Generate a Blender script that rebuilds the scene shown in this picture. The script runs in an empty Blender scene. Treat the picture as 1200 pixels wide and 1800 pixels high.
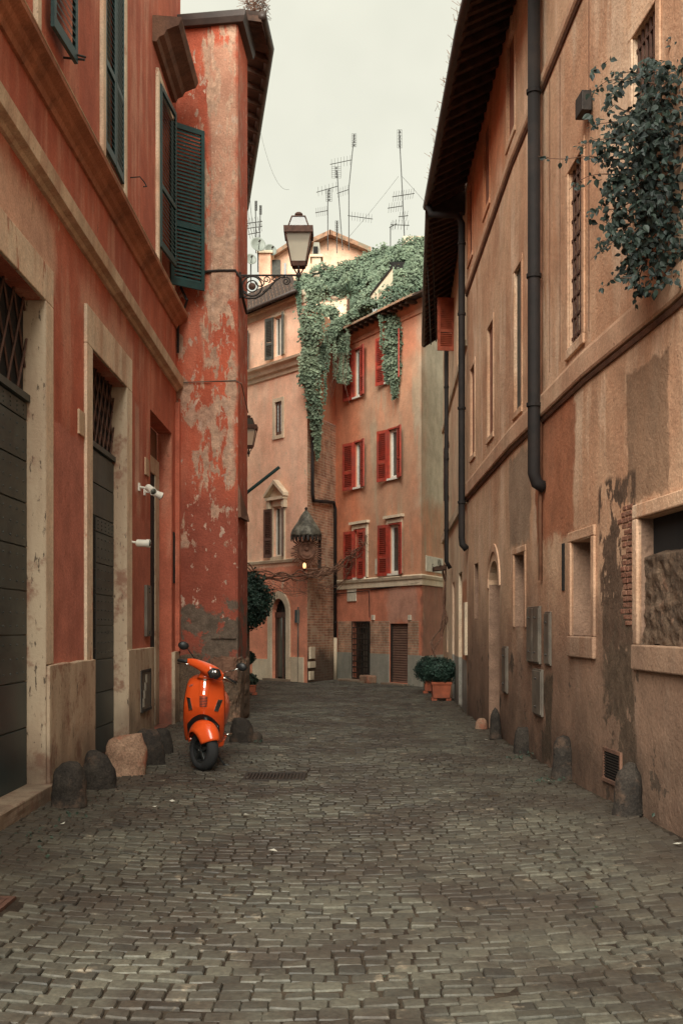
import bpy, bmesh, math, random
from math import sin, cos, pi, radians as R, sqrt, floor
from mathutils import Vector, Matrix, noise
random.seed(7)
S = bpy.context.scene
COL = S.collection
# ------------------------------------------------------------------ camera
FP, CH, HY = 2000.0, 1.5, 1100.0          # focal length in picture units, eye height, horizon row
cam = bpy.data.cameras.new('camera'); co = bpy.data.objects.new('camera', cam); COL.objects.link(co)
co.location = (0, 0, CH); co.rotation_euler = (R(90), 0, 0)
cam.sensor_fit = 'VERTICAL'; cam.sensor_height = 36; cam.lens = 40; cam.shift_y = (HY-900)/1800
cam.clip_start = 0.1; cam.clip_end = 2000
S.camera = co
S.render.resolution_x = 682; S.render.resolution_y = 1024
# ------------------------------------------------------------------ overcast sky
w = bpy.data.worlds.new('World'); S.world = w; w.use_nodes = True
nt = w.node_tree; nt.nodes.clear()
out = nt.nodes.new('ShaderNodeOutputWorld'); bg = nt.nodes.new('ShaderNodeBackground')
sky = nt.nodes.new('ShaderNodeTexSky'); sky.sky_type = 'NISHITA'; sky.sun_disc = False
sky.sun_elevation = R(58); sky.sun_rotation = R(200)
bgs = nt.nodes.new('ShaderNodeBackground'); bgs.inputs[1].default_value = 0.05
tc = nt.nodes.new('ShaderNodeTexCoord'); no = nt.nodes.new('ShaderNodeTexNoise')
no.inputs['Scale'].default_value = 2.2; no.inputs['Detail'].default_value = 5; no.inputs['Roughness'].default_value = .55
nt.links.new(tc.outputs['Generated'], no.inputs['Vector'])
cr = nt.nodes.new('ShaderNodeValToRGB')
cr.color_ramp.elements[0].position = .34; cr.color_ramp.elements[0].color = (.57, .565, .455, 1)
cr.color_ramp.elements[1].position = .72; cr.color_ramp.elements[1].color = (.82, .795, .65, 1)
nt.links.new(no.outputs[0], cr.inputs[0]); nt.links.new(cr.outputs[0], bg.inputs[0])
bg.inputs[1].default_value = .272
mx = nt.nodes.new('ShaderNodeMixShader'); mx.inputs[0].default_value = .93
nt.links.new(sky.outputs[0], bgs.inputs[0]); nt.links.new(bgs.outputs[0], mx.inputs[1]); nt.links.new(bg.outputs[0], mx.inputs[2])
nt.links.new(mx.outputs[0], out.inputs[0])
sl = bpy.data.lights.new('sun', 'SUN'); sl.energy = 1.5; sl.angle = R(55); sl.color = (1, .97, .88)
so = bpy.data.objects.new('sun', sl); COL.objects.link(so)
so.rotation_euler = (R(52), 0, R(-15))
S.view_settings.view_transform = 'Standard'; S.view_settings.look = 'None'
S.view_settings.exposure = 2.3; S.view_settings.gamma = 1
S.view_settings.use_curve_mapping = False
S.render.engine = 'CYCLES'
S.cycles.max_bounces = 6; S.cycles.diffuse_bounces = 4

# ------------------------------------------------------------------ mesh builder
ORG = {}
def V(*a): return Vector(a)
class MB:
    def __init__(s): s.v = []; s.f = []; s.t = []
    def add(s, vs, fs, tint=.5):
        b = len(s.v); s.v += [tuple(p) for p in vs]; s.f += [tuple(b+i for i in f) for f in fs]; s.t += [tint]*len(fs)
    def quad(s, a, b, c, d, tint=.5): s.add([a, b, c, d], [(0, 1, 2, 3)], tint)
    def hexa(s, p, tint=.5):       # p: 4 bottom, 4 top
        s.add(p, [(3, 2, 1, 0), (4, 5, 6, 7), (0, 1, 5, 4), (1, 2, 6, 5), (2, 3, 7, 6), (3, 0, 4, 7)], tint)
    def box(s, x0, x1, y0, y1, z0, z1, tint=.5):
        s.hexa([(x0,y0,z0),(x1,y0,z0),(x1,y1,z0),(x0,y1,z0),(x0,y0,z1),(x1,y0,z1),(x1,y1,z1),(x0,y1,z1)], tint)
    def wbox(s, W, s0, s1, o0, o1, z0, z1, zb=None, tint=.5):
        zb = zb or (z0, z1)        # heights at s1
        s.hexa([W.p(s0,o0,z0), W.p(s1,o0,zb[0]), W.p(s1,o1,zb[0]), W.p(s0,o1,z0), W.p(s0,o0,z1), W.p(s1,o0,zb[1]), W.p(s1,o1,zb[1]), W.p(s0,o1,z1)], tint)
    def tube(s, pts, r, n=8, tint=.5, cap=True):
        pts = [Vector(p) for p in pts]; rr = r if isinstance(r, (list, tuple)) else [r]*len(pts)
        up = None; rings = []
        for i, p in enumerate(pts):
            d = (pts[min(i+1, len(pts)-1)] - pts[max(i-1, 0)])
            d = d.normalized() if d.length > 1e-9 else V(0,0,1)
            if up is None: up = V(0,0,1) if abs(d.z) < .9 else V(1,0,0)
            a = d.cross(up)
            if a.length < 1e-4: a = d.cross(V(0,1,0))
            a.normalize(); b = d.cross(a).normalized(); up = a.cross(d)
            rings.append([p + (a*cos(2*pi*k/n) + b*sin(2*pi*k/n))*rr[i] for k in range(n)])
        vs = [q for ring in rings for q in ring]; fs = []
        for i in range(len(rings)-1):
            for k in range(n): fs.append((i*n+k, i*n+(k+1)%n, (i+1)*n+(k+1)%n, (i+1)*n+k))
        if cap: fs.append(tuple(range(n-1, -1, -1))); fs.append(tuple((len(rings)-1)*n+k for k in range(n)))
        s.add(vs, fs, tint)
    def lathe(s, prof, c, axis=(0,0,1), n=20, sx=1, sy=1, xdir=None, tint=.5, a0=0, a1=2*pi, cap=True):
        ax = Vector(axis).normalized(); xd = Vector(xdir) if xdir else (V(1,0,0) if abs(ax.x) < .9 else V(0,1,0))
        xd = (xd - ax*xd.dot(ax)).normalized(); yd = ax.cross(xd); c = Vector(c); full = abs(a1-a0-2*pi) < 1e-6
        m = n if full else n+1; vs = []
        for (r, h) in prof:
            for k in range(m):
                a = a0 + (a1-a0)*k/n; vs.append(c + ax*h + xd*(r*sx*cos(a)) + yd*(r*sy*sin(a)))
        fs = []
        for i in range(len(prof)-1):
            for k in range(n): k2 = (k+1) % m; fs.append((i*m+k, i*m+k2, (i+1)*m+k2, (i+1)*m+k))
        if cap and full: fs.append(tuple(range(m-1, -1, -1))); fs.append(tuple((len(prof)-1)*m+k for k in range(m)))
        s.add(vs, fs, tint)
    def grid(s, fn, nu, nv, tint=.5):
        vs = [fn(i/nu, j/nv) for j in range(nv+1) for i in range(nu+1)]
        s.add(vs, [(j*(nu+1)+i, j*(nu+1)+i+1, (j+1)*(nu+1)+i+1, (j+1)*(nu+1)+i) for j in range(nv) for i in range(nu)], tint)
    def mesh(s, name, o=(0,0,0), smooth=False, recalc=True, merge=False, tint=True):
        m = bpy.data.meshes.new(name); o = Vector(o)
        m.from_pydata([tuple(Vector(p)-o) for p in s.v], [], s.f)
        if recalc or merge:
            bm = bmesh.new(); bm.from_mesh(m)
            if tint: pass
            if merge: bmesh.ops.remove_doubles(bm, verts=bm.verts, dist=1e-4)
            bmesh.ops.recalc_face_normals(bm, faces=bm.faces); bm.to_mesh(m); bm.free()
        if len(set(s.t)) > 1 and len(m.polygons) == len(s.t):
            at = m.attributes.new('tint', 'FLOAT', 'FACE'); at.data.foreach_set('value', s.t)
        if smooth: m.polygons.foreach_set('use_smooth', [True]*len(m.polygons))
        m.update(); return m
    def obj(s, name, mat, parent=None, smooth=False, bevel=0, solid=0, kind=None, label=None, merge=False, subsurf=0, auto=None, recalc=True):
        o = ORG.get(parent.name, V(0,0,0)) if parent else V(0,0,0)
        me = s.mesh(name, o, smooth, recalc, merge); me.materials.append(mat)
        ob = bpy.data.objects.new(name, me); COL.objects.link(ob)
        if parent: ob.parent = parent; ORG[ob.name] = o
        if solid:
            q = ob.modifiers.new('solid', 'SOLIDIFY'); q.thickness = solid; q.offset = 0
        if bevel:
            q = ob.modifiers.new('bevel', 'BEVEL'); q.width = bevel; q.segments = 2; q.limit_method = 'ANGLE'
        if subsurf:
            q = ob.modifiers.new('subsurf', 'SUBSURF'); q.levels = subsurf; q.render_levels = subsurf
        if kind: ob['kind'] = kind
        if label: ob['label'] = label
        return ob
def tag(o, label, cat, group=None, kind=None):
    o['label'] = label
    if cat: o['category'] = cat
    if group: o['group'] = group
    if kind: o['kind'] = kind
    return o
def root(name, loc, label, cat, group=None, kind=None):
    o = bpy.data.objects.new(name, None); COL.objects.link(o); o.location = loc; ORG[o.name] = Vector(loc); o.empty_display_size = .1
    return tag(o, label, cat, group, kind)
def single(mb, name, mat, loc, label, cat, group=None, kind=None, **k):
    me_o = Vector(loc); mb.v = [tuple(Vector(p)-me_o) for p in mb.v]
    ob = mb.obj(name, mat, **k); ob.location = loc; ORG[ob.name] = me_o
    return tag(ob, label, cat, group, kind)
def inst(me, name, parent, mtx, label=None):
    ob = bpy.data.objects.new(name, me); COL.objects.link(ob)
    if parent: ob.parent = parent
    ob.matrix_local = mtx
    return ob
# pixel helpers
def at(px, py, Y): return V((px-600)*Y/FP, Y, CH+(HY-py)*Y/FP)
def gnd(px, py): Y = FP*CH/(py-HY); return V((px-600)*Y/FP, Y, 0)
class Path:
    def __init__(s, pts, flip=1):
        s.pts = [Vector((a, b)) for a, b in pts]; s.L = [0]; s.flip = flip
        for a, b in zip(s.pts, s.pts[1:]): s.L.append(s.L[-1]+(b-a).length)
    def seg(s, t):
        for i in range(len(s.L)-2):
            if t < s.L[i+1]: return i
        return len(s.L)-2
    def frame(s, t, i=None):
        i = s.seg(t) if i is None else i; a, b = s.pts[i], s.pts[i+1]; d = (b-a).normalized()
        p = a + d*(t-s.L[i]); n = Vector((d.y, -d.x))*s.flip
        return p, d, n
    def p(s, t, o, z, i=None):
        p, d, n = s.frame(t, i); q = p+n*o; return V(q.x, q.y, z)
    def sp(s, px, i=None):         # station at which the picture column px meets the wall
        k = (px-600)/FP
        best = None
        for j in range(len(s.pts)-1):
            if i is not None and j != i: continue
            a, b = s.pts[j], s.pts[j+1]; d = b-a; den = d.x-k*d.y
            if abs(den) < 1e-9: continue
            t = (k*a.y-a.x)/den
            if (-.001 <= t <= 1.001 or i is not None) and (best is None or (a+d*t).y < best[1]): best = (s.L[j]+t*d.length, (a+d*t).y)
        if best is None:       # beyond an end: prolong the end segment that fits best
            cand = []
            for j in range(len(s.pts)-1):
                a, b = s.pts[j], s.pts[j+1]; d = b-a; den = d.x-k*d.y
                if abs(den) > 1e-9: t = (k*a.y-a.x)/den; cand.append((max(-t, t-1)*d.length, s.L[j]+t*d.length))
            return min(cand)[1]
        return best[0]
    def Y(s, px, i=None): t = s.sp(px, i); return s.frame(t, i)[0].y
    def zp(s, px, py, i=None): return CH+(HY-py)*s.Y(px, i)/FP

def wall_mesh(W, z0, z1, ops, back=-3.0, ztop=None, caps=True):
    """a solid wall along W with recessed openings (s0,s1,z0,z1,depth,back?)"""
    m = MB()
    ss = sorted(set([round(x, 5) for x in W.L] + [round(o[0], 5) for o in ops] + [round(o[1], 5) for o in ops]))
    zs = sorted(set([z0, z1] + [round(o[2], 5) for o in ops] + [round(o[3], 5) for o in ops]))
    for i in range(len(ss)-1):
        a, b = ss[i], ss[i+1]; mid = (a+b)/2; sg = W.seg(mid)
        for j in range(len(zs)-1):
            c, d = zs[j], zs[j+1]; mz = (c+d)/2
            if any(o[0] < mid < o[1] and o[2] < mz < o[3] for o in ops): continue
            m.quad(W.p(a,0,c,sg), W.p(b,0,c,sg), W.p(b,0,d,sg), W.p(a,0,d,sg))
    for o in ops:
        a, b, c, d, dep = o[:5]; q = -dep
        m.quad(W.p(a,0,c), W.p(a,q,c), W.p(a,q,d), W.p(a,0,d)); m.quad(W.p(b,0,c), W.p(b,q,c), W.p(b,q,d), W.p(b,0,d))
        m.quad(W.p(a,0,c), W.p(b,0,c), W.p(b,q,c), W.p(a,q,c)); m.quad(W.p(a,0,d), W.p(b,0,d), W.p(b,q,d), W.p(a,q,d))
        if len(o) < 6 or o[5]: m.quad(W.p(a,q,c), W.p(b,q,c), W.p(b,q,d), W.p(a,q,d))
    if caps:                      # rest of the shell
        for i in range(len(W.L)-1):
            a, b = W.L[i], W.L[i+1]
            m.quad(W.p(a,0,z1,i), W.p(b,0,z1,i), W.p(b,back,z1,i), W.p(a,back,z1,i))
        e = W.L[-1]; n = len(W.L)-2
        m.quad(W.p(0,0,z0,0), W.p(0,back,z0,0), W.p(0,back,z1,0), W.p(0,0,z1,0))
        m.quad(W.p(e,0,z0,n), W.p(e,back,z0,n), W.p(e,back,z1,n), W.p(e,0,z1,n))
    return m
def moulding(m, W, s0, s1, prof, z0, z1, step=None):
    """profile [(out, dz)...] swept along W with base height z0 at s0 and z1 at s1"""
    sv = [s0]+[l for l in W.L if s0+.01 < l < s1-.01]+[s1]
    rows = []
    for k, t in enumerate(sv):
        z = z0+(z1-z0)*(t-s0)/(s1-s0)
        # mitre at corners
        if 0 < k < len(sv)-1:
            i = W.L.index(t); _, _, na = W.frame(t, i-1); p, _, nb = W.frame(t, i); n = (na+nb); n = n/ n.dot(nb)
            rows.append([V(p.x+n.x*o, p.y+n.y*o, z+h) for o, h in prof])
        else:
            i = W.seg(t if k == 0 else t-1e-4); rows.append([W.p(t, o, z+h, i) for o, h in prof])
    n = len(prof); vs = [q for r in rows for q in r]; fs = []
    for i in range(len(rows)-1):
        for k in range(n): fs.append((i*n+k, i*n+(k+1)%n, (i+1)*n+(k+1)%n, (i+1)*n+k))
    fs.append(tuple(range(n))); fs.append(tuple((len(rows)-1)*n+k for k in range(n)))
    m.add(vs, fs)

# ------------------------------------------------------------------ materials
def rgb(h):
    h = h.lstrip('#'); c = [int(h[i:i+2], 16)/255 for i in (0, 2, 4)]
    return tuple((x/12.92 if x <= .04045 else ((x+.055)/1.055)**2.4) for x in c)+(1,)
class NT:
    def __init__(s, name):
        s.m = bpy.data.materials.new(name); s.m.use_nodes = True; s.t = s.m.node_tree; s.t.nodes.clear()
        s.o = s.t.nodes.new('ShaderNodeOutputMaterial'); s.b = s.t.nodes.new('ShaderNodeBsdfPrincipled')
        s.t.links.new(s.b.outputs[0], s.o.inputs[0]); s.g = s.t.nodes.new('ShaderNodeNewGeometry'); s.pos = s.g.outputs['Position']
        s.bump = None; s.sepn = None
    def L(s, a, b):
        if isinstance(a, (int, float)): b.default_value = a
        elif isinstance(a, tuple): b.default_value = a[:len(b.default_value)]
        else: s.t.links.new(a, b)
    def math(s, op, a, b=0., c=None, clamp=False):
        n = s.t.nodes.new('ShaderNodeMath'); n.operation = op; n.use_clamp = clamp; s.L(a, n.inputs[0]); s.L(b, n.inputs[1])
        if c is not None: s.L(c, n.inputs[2])
        return n.outputs[0]
    def sep(s):
        if s.sepn is None: s.sepn = s.t.nodes.new('ShaderNodeSeparateXYZ'); s.t.links.new(s.pos, s.sepn.inputs[0])
        return s.sepn.outputs
    def scale(s, v, sc):
        n = s.t.nodes.new('ShaderNodeVectorMath'); n.operation = 'MULTIPLY'; s.L(v, n.inputs[0]); n.inputs[1].default_value = sc if isinstance(sc, tuple) else (sc,)*3
        return n.outputs[0]
    def noise(s, sc=1., det=4, rough=.55, dist=0., stretch=None, off=None):
        v = s.pos
        if off:
            n0 = s.t.nodes.new('ShaderNodeVectorMath'); n0.operation = 'ADD'; s.L(v, n0.inputs[0]); n0.inputs[1].default_value = (off, off*1.7, off*.6); v = n0.outputs[0]
        if stretch: v = s.scale(v, stretch)
        n = s.t.nodes.new('ShaderNodeTexNoise'); s.L(v, n.inputs['Vector']); n.inputs['Scale'].default_value = sc
        n.inputs['Detail'].default_value = det; n.inputs['Roughness'].default_value = rough; n.inputs['Distortion'].default_value = dist
        return n.outputs[0]
    def ramp(s, v, a, b, c0=0., c1=1., smooth=True):
        n = s.t.nodes.new('ShaderNodeMapRange'); n.clamp = True
        if smooth: n.interpolation_type = 'SMOOTHSTEP'
        s.L(v, n.inputs[0]); n.inputs[1].default_value = a; n.inputs[2].default_value = b; n.inputs[3].default_value = c0; n.inputs[4].default_value = c1
        return n.outputs[0]
    def mix(s, f, a, b, mode='MIX'):
        n = s.t.nodes.new('ShaderNodeMix'); n.data_type = 'RGBA'; n.blend_type = mode; s.L(f, n.inputs[0]); s.L(a, n.inputs[6]); s.L(b, n.inputs[7])
        return n.outputs[2]
    def gain(s, col, fac):      # multiply colour by scalar
        n = s.t.nodes.new('ShaderNodeVectorMath'); n.operation = 'SCALE'; s.L(col, n.inputs[0]); s.L(fac, n.inputs['Scale']); return n.outputs[0]
    def box(s, ax, a0, a1, z0, z1, amp=.3, sc=3., soft=.04, off=0., det=5):
        p = s.sep(); a = p[ax]; z = p[2]
        m = s.math('MINIMUM', s.math('MINIMUM', s.math('SUBTRACT', a, a0), s.math('SUBTRACT', a1, a)), s.math('MINIMUM', s.math('SUBTRACT', z, z0), s.math('SUBTRACT', z1, z)))
        if amp: m = s.math('ADD', m, s.math('MULTIPLY', s.math('SUBTRACT', s.noise(sc, det, .6, off=off or None), .5), amp*2))
        return s.ramp(m, -soft, soft)
    def addbump(s, h, strength=.3, dist=.02):
        n = s.t.nodes.new('ShaderNodeBump'); n.inputs['Strength'].default_value = strength; n.inputs['Distance'].default_value = dist
        s.L(h, n.inputs['Height'])
        if s.bump: s.t.links.new(s.bump, n.inputs['Normal'])
        s.bump = n.outputs[0]
    def done(s, col, rough=.85, spec=.3, metal=0., coat=0.):
        s.L(col, s.b.inputs['Base Color']); s.L(rough, s.b.inputs['Roughness']); s.b.inputs['Specular IOR Level'].default_value = spec
        s.b.inputs['Metallic'].default_value = metal
        if coat: s.b.inputs['Coat Weight'].default_value = coat; s.b.inputs['Coat Roughness'].default_value = .05
        if s.bump: s.t.links.new(s.bump, s.b.inputs['Normal'])
        return s.m
    def attr(s, name='tint'):
        n = s.t.nodes.new('ShaderNodeAttribute'); n.attribute_name = name; return n.outputs['Fac']
def simple(name, col, rough=.7, var=.25, sc=12, metal=0., spec=.4, bump=.2, coat=0., dirt=None, dist=.004):
    n = NT(name); c = n.gain(col, n.ramp(n.noise(sc, 5, .6), .25, .75, 1-var, 1+var))
    if dirt: c = n.mix(n.ramp(n.noise(sc*.3, 6, .7, off=4.), .45, .65), c, dirt)
    if bump: n.addbump(n.noise(sc*3, 5, .6), bump, dist)
    return n.done(c, rough, spec, metal, coat)
def plaster(name, c1, c2, c3, peels=(), zones=(), dirt=None, dz=(0., 1.2), bump=.35, big=.5, streak=.6, off=0., grain=.18, marks=None):
    """lime plaster: cloudy wash of c1/c2, vertical streaks of c3, peeled patches, zones (mask args, colour), dirt above the paving"""
    n = NT(name)
    c = n.mix(n.ramp(n.noise(big, 6, .62, off=off or None), .36, .64), c1, c2)
    st = n.noise(1.0, 6, .65, stretch=(2.3, 2.3, .38), off=off+3.)
    c = n.mix(n.math('MULTIPLY', n.math('MULTIPLY', n.ramp(st, .47, .62), streak), n.ramp(n.noise(.8, 4, off=off+14.), .35, .6, .25, 1.)), c, c3)
    st2 = n.noise(1.0, 8, .75, stretch=(5., 5., 1.8), off=off+8.)
    c = n.gain(c, n.ramp(st2, .3, .7, .95, 1.05)); c = n.gain(c, n.ramp(n.noise(1.9, 9, .72, off=off+21.), .3, .7, .84, 1.13))
    for (args, kw, col, f) in zones:
        col2 = n.gain(col, n.ramp(n.noise(2.2, 7, .7, off=off+5.), .3, .7, .78, 1.2))
        c = n.mix(n.math('MULTIPLY', n.box(*args, **kw), f), c, col2)
    h = n.noise(28, 6, .65)
    for (sc, th, soft, col, f, o2, stretch) in peels:
        pk = n.ramp(n.noise(sc, 9, .66, dist=.3, stretch=stretch, off=o2), th, th+soft)
        if f is not None and not isinstance(f, (int, float)): pk = n.math('MULTIPLY', pk, n.box(*f[0], **f[1]))
        elif f: pk = n.math('MULTIPLY', pk, f)
        c = n.mix(pk, c, n.gain(col, n.ramp(n.noise(9, 6, .7), .3, .7, .7, 1.25)))
        n.addbump(pk, -.35, .012)
    c = n.gain(c, n.ramp(n.noise(45, 5, .7), .25, .75, 1-grain, 1+grain))
    pit = n.ramp(n.noise(16, 3, .5, off=off+11.), .68, .74); c = n.mix(n.math('MULTIPLY', pit, .45), c, (.07, .04, .028, 1))
    if dirt:
        z = n.math('ADD', n.sep()[2], n.math('MULTIPLY', n.math('SUBTRACT', n.noise(1.4, 7, .7, off=off+2.), .5), -2.4))
        c = n.mix(n.ramp(z, dz[0], dz[1], .85, 0.), c, dirt)
    n.addbump(h, bump, .012); n.addbump(n.noise(3.5, 5, .6), bump*.9, .04)
    return n.done(c, .92, .2)
def bricks(name, c1, c2, mortar, sc=1., ax='xz', dirtz=None, wash=None):
    n = NT(name); cmb = n.t.nodes.new('ShaderNodeCombineXYZ'); p = n.sep()
    a = n.math('ADD', p[0], p[1]) if ax == 'sum' else (p[1] if ax == 'yz' else p[0])
    if ax == 'diff': a = n.math('SUBTRACT', p[1], p[0])
    n.L(a, cmb.inputs[0]); n.L(p[2], cmb.inputs[1])
    wv = n.t.nodes.new('ShaderNodeVectorMath'); wv.operation = 'ADD'; n.L(cmb.outputs[0], wv.inputs[0])
    nn = n.t.nodes.new('ShaderNodeTexNoise'); nn.inputs['Scale'].default_value = 5; n.L(n.pos, nn.inputs['Vector'])
    n.L(n.scale(nn.outputs['Color'], .025), wv.inputs[1])
    b = n.t.nodes.new('ShaderNodeTexBrick'); n.L(wv.outputs[0], b.inputs['Vector']); b.inputs['Scale'].default_value = 1.0
    b.inputs['Brick Width'].default_value = .25*sc; b.inputs['Row Height'].default_value = .065*sc; b.inputs['Mortar Size'].default_value = .010*sc
    b.inputs['Mortar Smooth'].default_value = .3; b.inputs['Color1'].default_value = c1; b.inputs['Color2'].default_value = c2; b.inputs['Mortar'].default_value = mortar
    c = n.gain(b.outputs[0], n.ramp(n.noise(2.5, 7, .7), .3, .7, .6, 1.35))
    if wash: c = n.mix(n.ramp(n.noise(1.6, 7, .7, off=3.), .52, .62), c, wash)
    if dirtz: c = n.mix(n.ramp(n.math('ADD', p[2], n.math('MULTIPLY', n.noise(2, 5), -1.)), 0., dirtz, .8, 0.), c, (.06, .045, .035, 1))
    n.addbump(b.outputs['Fac'], -.6, .02); n.addbump(n.noise(30, 5), .4, .015)
    return n.done(c, .95, .15)

# palette
RED1, RED2, RED3 = (.37,.088,.045,1), (.27,.062,.036,1), (.44,.15,.085,1)
M = {}
M['left_wall'] = plaster('terracotta_plaster', (.52,.15,.088,1), (.40,.115,.070,1), (.58,.27,.18,1), big=.55, streak=.8,
    peels=[(3., .60, .05, (.55,.33,.22,1), ((1, 7.5, 10.6, 4.2, 5.3), dict(amp=.5, sc=3.)), 5., (1,1,.5))],
    zones=[((1, 10.0, 11.65, 1.1, 3.35), dict(amp=.12, sc=4., soft=.02), (.50,.185,.13,1), .95),
           ((1, 13.9, 15.6, 1.1, 2.9), dict(amp=.2, sc=4., soft=.03), (.48,.16,.105,1), .8),
           ((1, 3., 10.35, 4.55, 5.12), dict(amp=.22, sc=3., soft=.15), (.66,.44,.31,1), .75), ((1, 11.3, 14.2, 4.65, 4.95), dict(amp=.15, sc=3., soft=.15), (.62,.36,.25,1), .6),
           ((1, 14.35, 14.62, 3.2, 4.3), dict(amp=.06, sc=5., soft=.05), (.60,.38,.28,1), .6)],
    dirt=(.07,.045,.035,1), dz=(-.4, .9))
M['pillar'] = plaster('peeling_red_plaster', (.50,.115,.060,1), (.38,.092,.052,1), (.48,.20,.13,1), big=.8, streak=.4, off=2.,
    peels=[(3.0, .50, .03, (.46,.29,.20,1), ((0, -2.2, -1.64, 3.6, 11.2), dict(amp=.15, sc=2.)), 2., (1.5,1.5,.45)),
           (3.6, .545, .015, (.43,.26,.18,1), ((0, -2.65, -1.64, 2.7, 8.6), dict(amp=.3, sc=1.)), 9., (1.2,1.2,.5)),
           (7., .60, .015, (.48,.32,.24,1), ((0, -2.65, -1.5, 1.5, 10.6), dict(amp=.1, sc=1.)), 1., (1.2,1.2,.6)),
           (2.6, .47, .03, (.13,.095,.07,1), ((0, -2.7, -.8, .3, 1.9), dict(amp=.6, sc=1.4)), 6., None)],
    zones=[((0, -2.08, -1.63, 6.6, 10.6), dict(amp=.10, sc=3., soft=.06), (.46,.28,.19,1), .75),
           ((0, -2.9, -1.2, -.2, 1.25), dict(amp=.28, sc=2.2, soft=.05), (.13,.095,.07,1), .95),
           ((0, -3.9, -.2, .6, 3.7), dict(amp=.7, sc=1.1, soft=.55), (.26,.070,.045,1), .9)],
    dirt=(.05,.04,.03,1), dz=(-.3, 1.2), bump=.6)
M['right_wall'] = plaster('ochre_pink_plaster', (.66,.44,.285,1), (.52,.29,.175,1), (.74,.54,.38,1), big=.5, streak=.9, off=5.,
    peels=[(1.5, .60, .02, (.12,.085,.06,1), ((1, 3., 20., -.2, 1.2), dict(amp=.6, sc=1.5)), 3., None),
           (1.0, .42, .03, (.11,.075,.05,1), ((1, 9.15, 10.0, .15, 1.75), dict(amp=.22, sc=2.5)), 7., None),
           (1.0, .40, .03, (.10,.07,.045,1), ((1, 12.0, 12.5, .0, .95), dict(amp=.2, sc=2.5)), 7., None),
           (3.0, .46, .02, (.12,.075,.05,1), ((1, 9.15, 10.1, 1.3, 2.75), dict(amp=.2, sc=2.)), 1., (1,1,.5))],
    zones=[((1, 8.4, 9.35, 2.5, 3.55), dict(amp=.10, sc=4., soft=.02), (.30,.185,.115,1), .9),
           ((1, 11.0, 12.8, 2.4, 3.9), dict(amp=.3, sc=2.6, soft=.06), (.40,.15,.075,1), .9),
           ((1, 13.2, 14.6, 2.5, 3.6), dict(amp=.25, sc=2.5, soft=.05), (.30,.22,.155,1), .8),
           ((1, 15., 22., 7.6, 9.9), dict(amp=.5, sc=1., soft=.5), (.60,.22,.10,1), .8),
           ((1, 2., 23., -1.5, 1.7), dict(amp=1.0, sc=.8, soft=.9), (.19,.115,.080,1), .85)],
    dirt=(.045,.032,.024,1), dz=(-.5, 1.05), bump=.5)
M['band'] = plaster('ochre_band', (.62,.42,.28,1), (.54,.32,.205,1), (.40,.24,.15,1), big=1., bump=.3)
M['far_right'] = plaster('cream_plaster', (.72,.58,.41,1), (.66,.44,.29,1), (.60,.47,.34,1), off=1.,
    zones=[((1, 19.6, 21.4, -.2, 2.3), dict(amp=.05, sc=4.), (.50,.20,.10,1), .8), ((1, 19.6, 24.0, -.2, .9), dict(amp=.01, sc=2., soft=.01), (.28,.27,.235,1), .95)], dirt=(.07,.05,.04,1), dz=(-.4, .7))
M['peach'] = plaster('peach_plaster', (.86,.55,.385,1), (.81,.47,.32,1), (.84,.60,.44,1), big=.7, streak=.5, off=6.,
    peels=[(2.2, .63, .03, (.70,.55,.40,1), .8, 2., (1,1,.6))],
    zones=[((2, 0, 0, 0, 0), dict(amp=0), (0,0,0,1), 0.)][:0] + [((0, -5., 0., -1., 3.1), dict(amp=.06, sc=3., soft=.03), (.68,.26,.16,1), .9)])
M['peach_brown'] = M['peach']
M['end_wall'] = plaster('brick_red_plaster', (.56,.27,.16,1), (.46,.27,.17,1), (.42,.33,.225,1), big=.45, streak=.85, off=9.,
    zones=[((0, -.4, .5, 3.0, 9.6), dict(amp=.25, sc=1.5, soft=.2), (.60,.20,.10,1), .75),
           ((0, -.4, 2.0, 8.3, 9.6), dict(amp=.3, sc=1.5, soft=.2), (.56,.21,.12,1), .7),
           ((0, -.4, 2.02, -.2, 2.58), dict(amp=.04, sc=1.5, soft=.03), (.54,.18,.105,1), .85),
           ((0, 1.97, 3.5, 4.6, 9.6), dict(amp=.3, sc=1.5, soft=.25), (.50,.44,.33,1), .9),
           ((0, 1.97, 3.5, -.2, 2.6), dict(amp=.3, sc=2.5, soft=.05), (.27,.12,.08,1), .85),
           ((0, 1.2, 1.9, 1.6, 2.5), dict(amp=.3, sc=2., soft=.1), (.42,.27,.20,1), .6)], bump=.4)
M['cream'] = plaster('cream_stucco', (.66,.56,.41,1), (.60,.48,.34,1), (.50,.40,.28,1), big=1.2, streak=.5, bump=.2)
M['cream_frame'] = plaster('painted_stone_frame', (.72,.60,.44,1), (.66,.50,.35,1), (.50,.27,.17,1), big=.8, streak=.6, bump=.25,
    peels=[(3., .60, .05, (.42,.14,.08,1), .8, 4., (1,1,.4))], dirt=(.15,.10,.07,1), dz=(-.3, 1.5))
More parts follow.
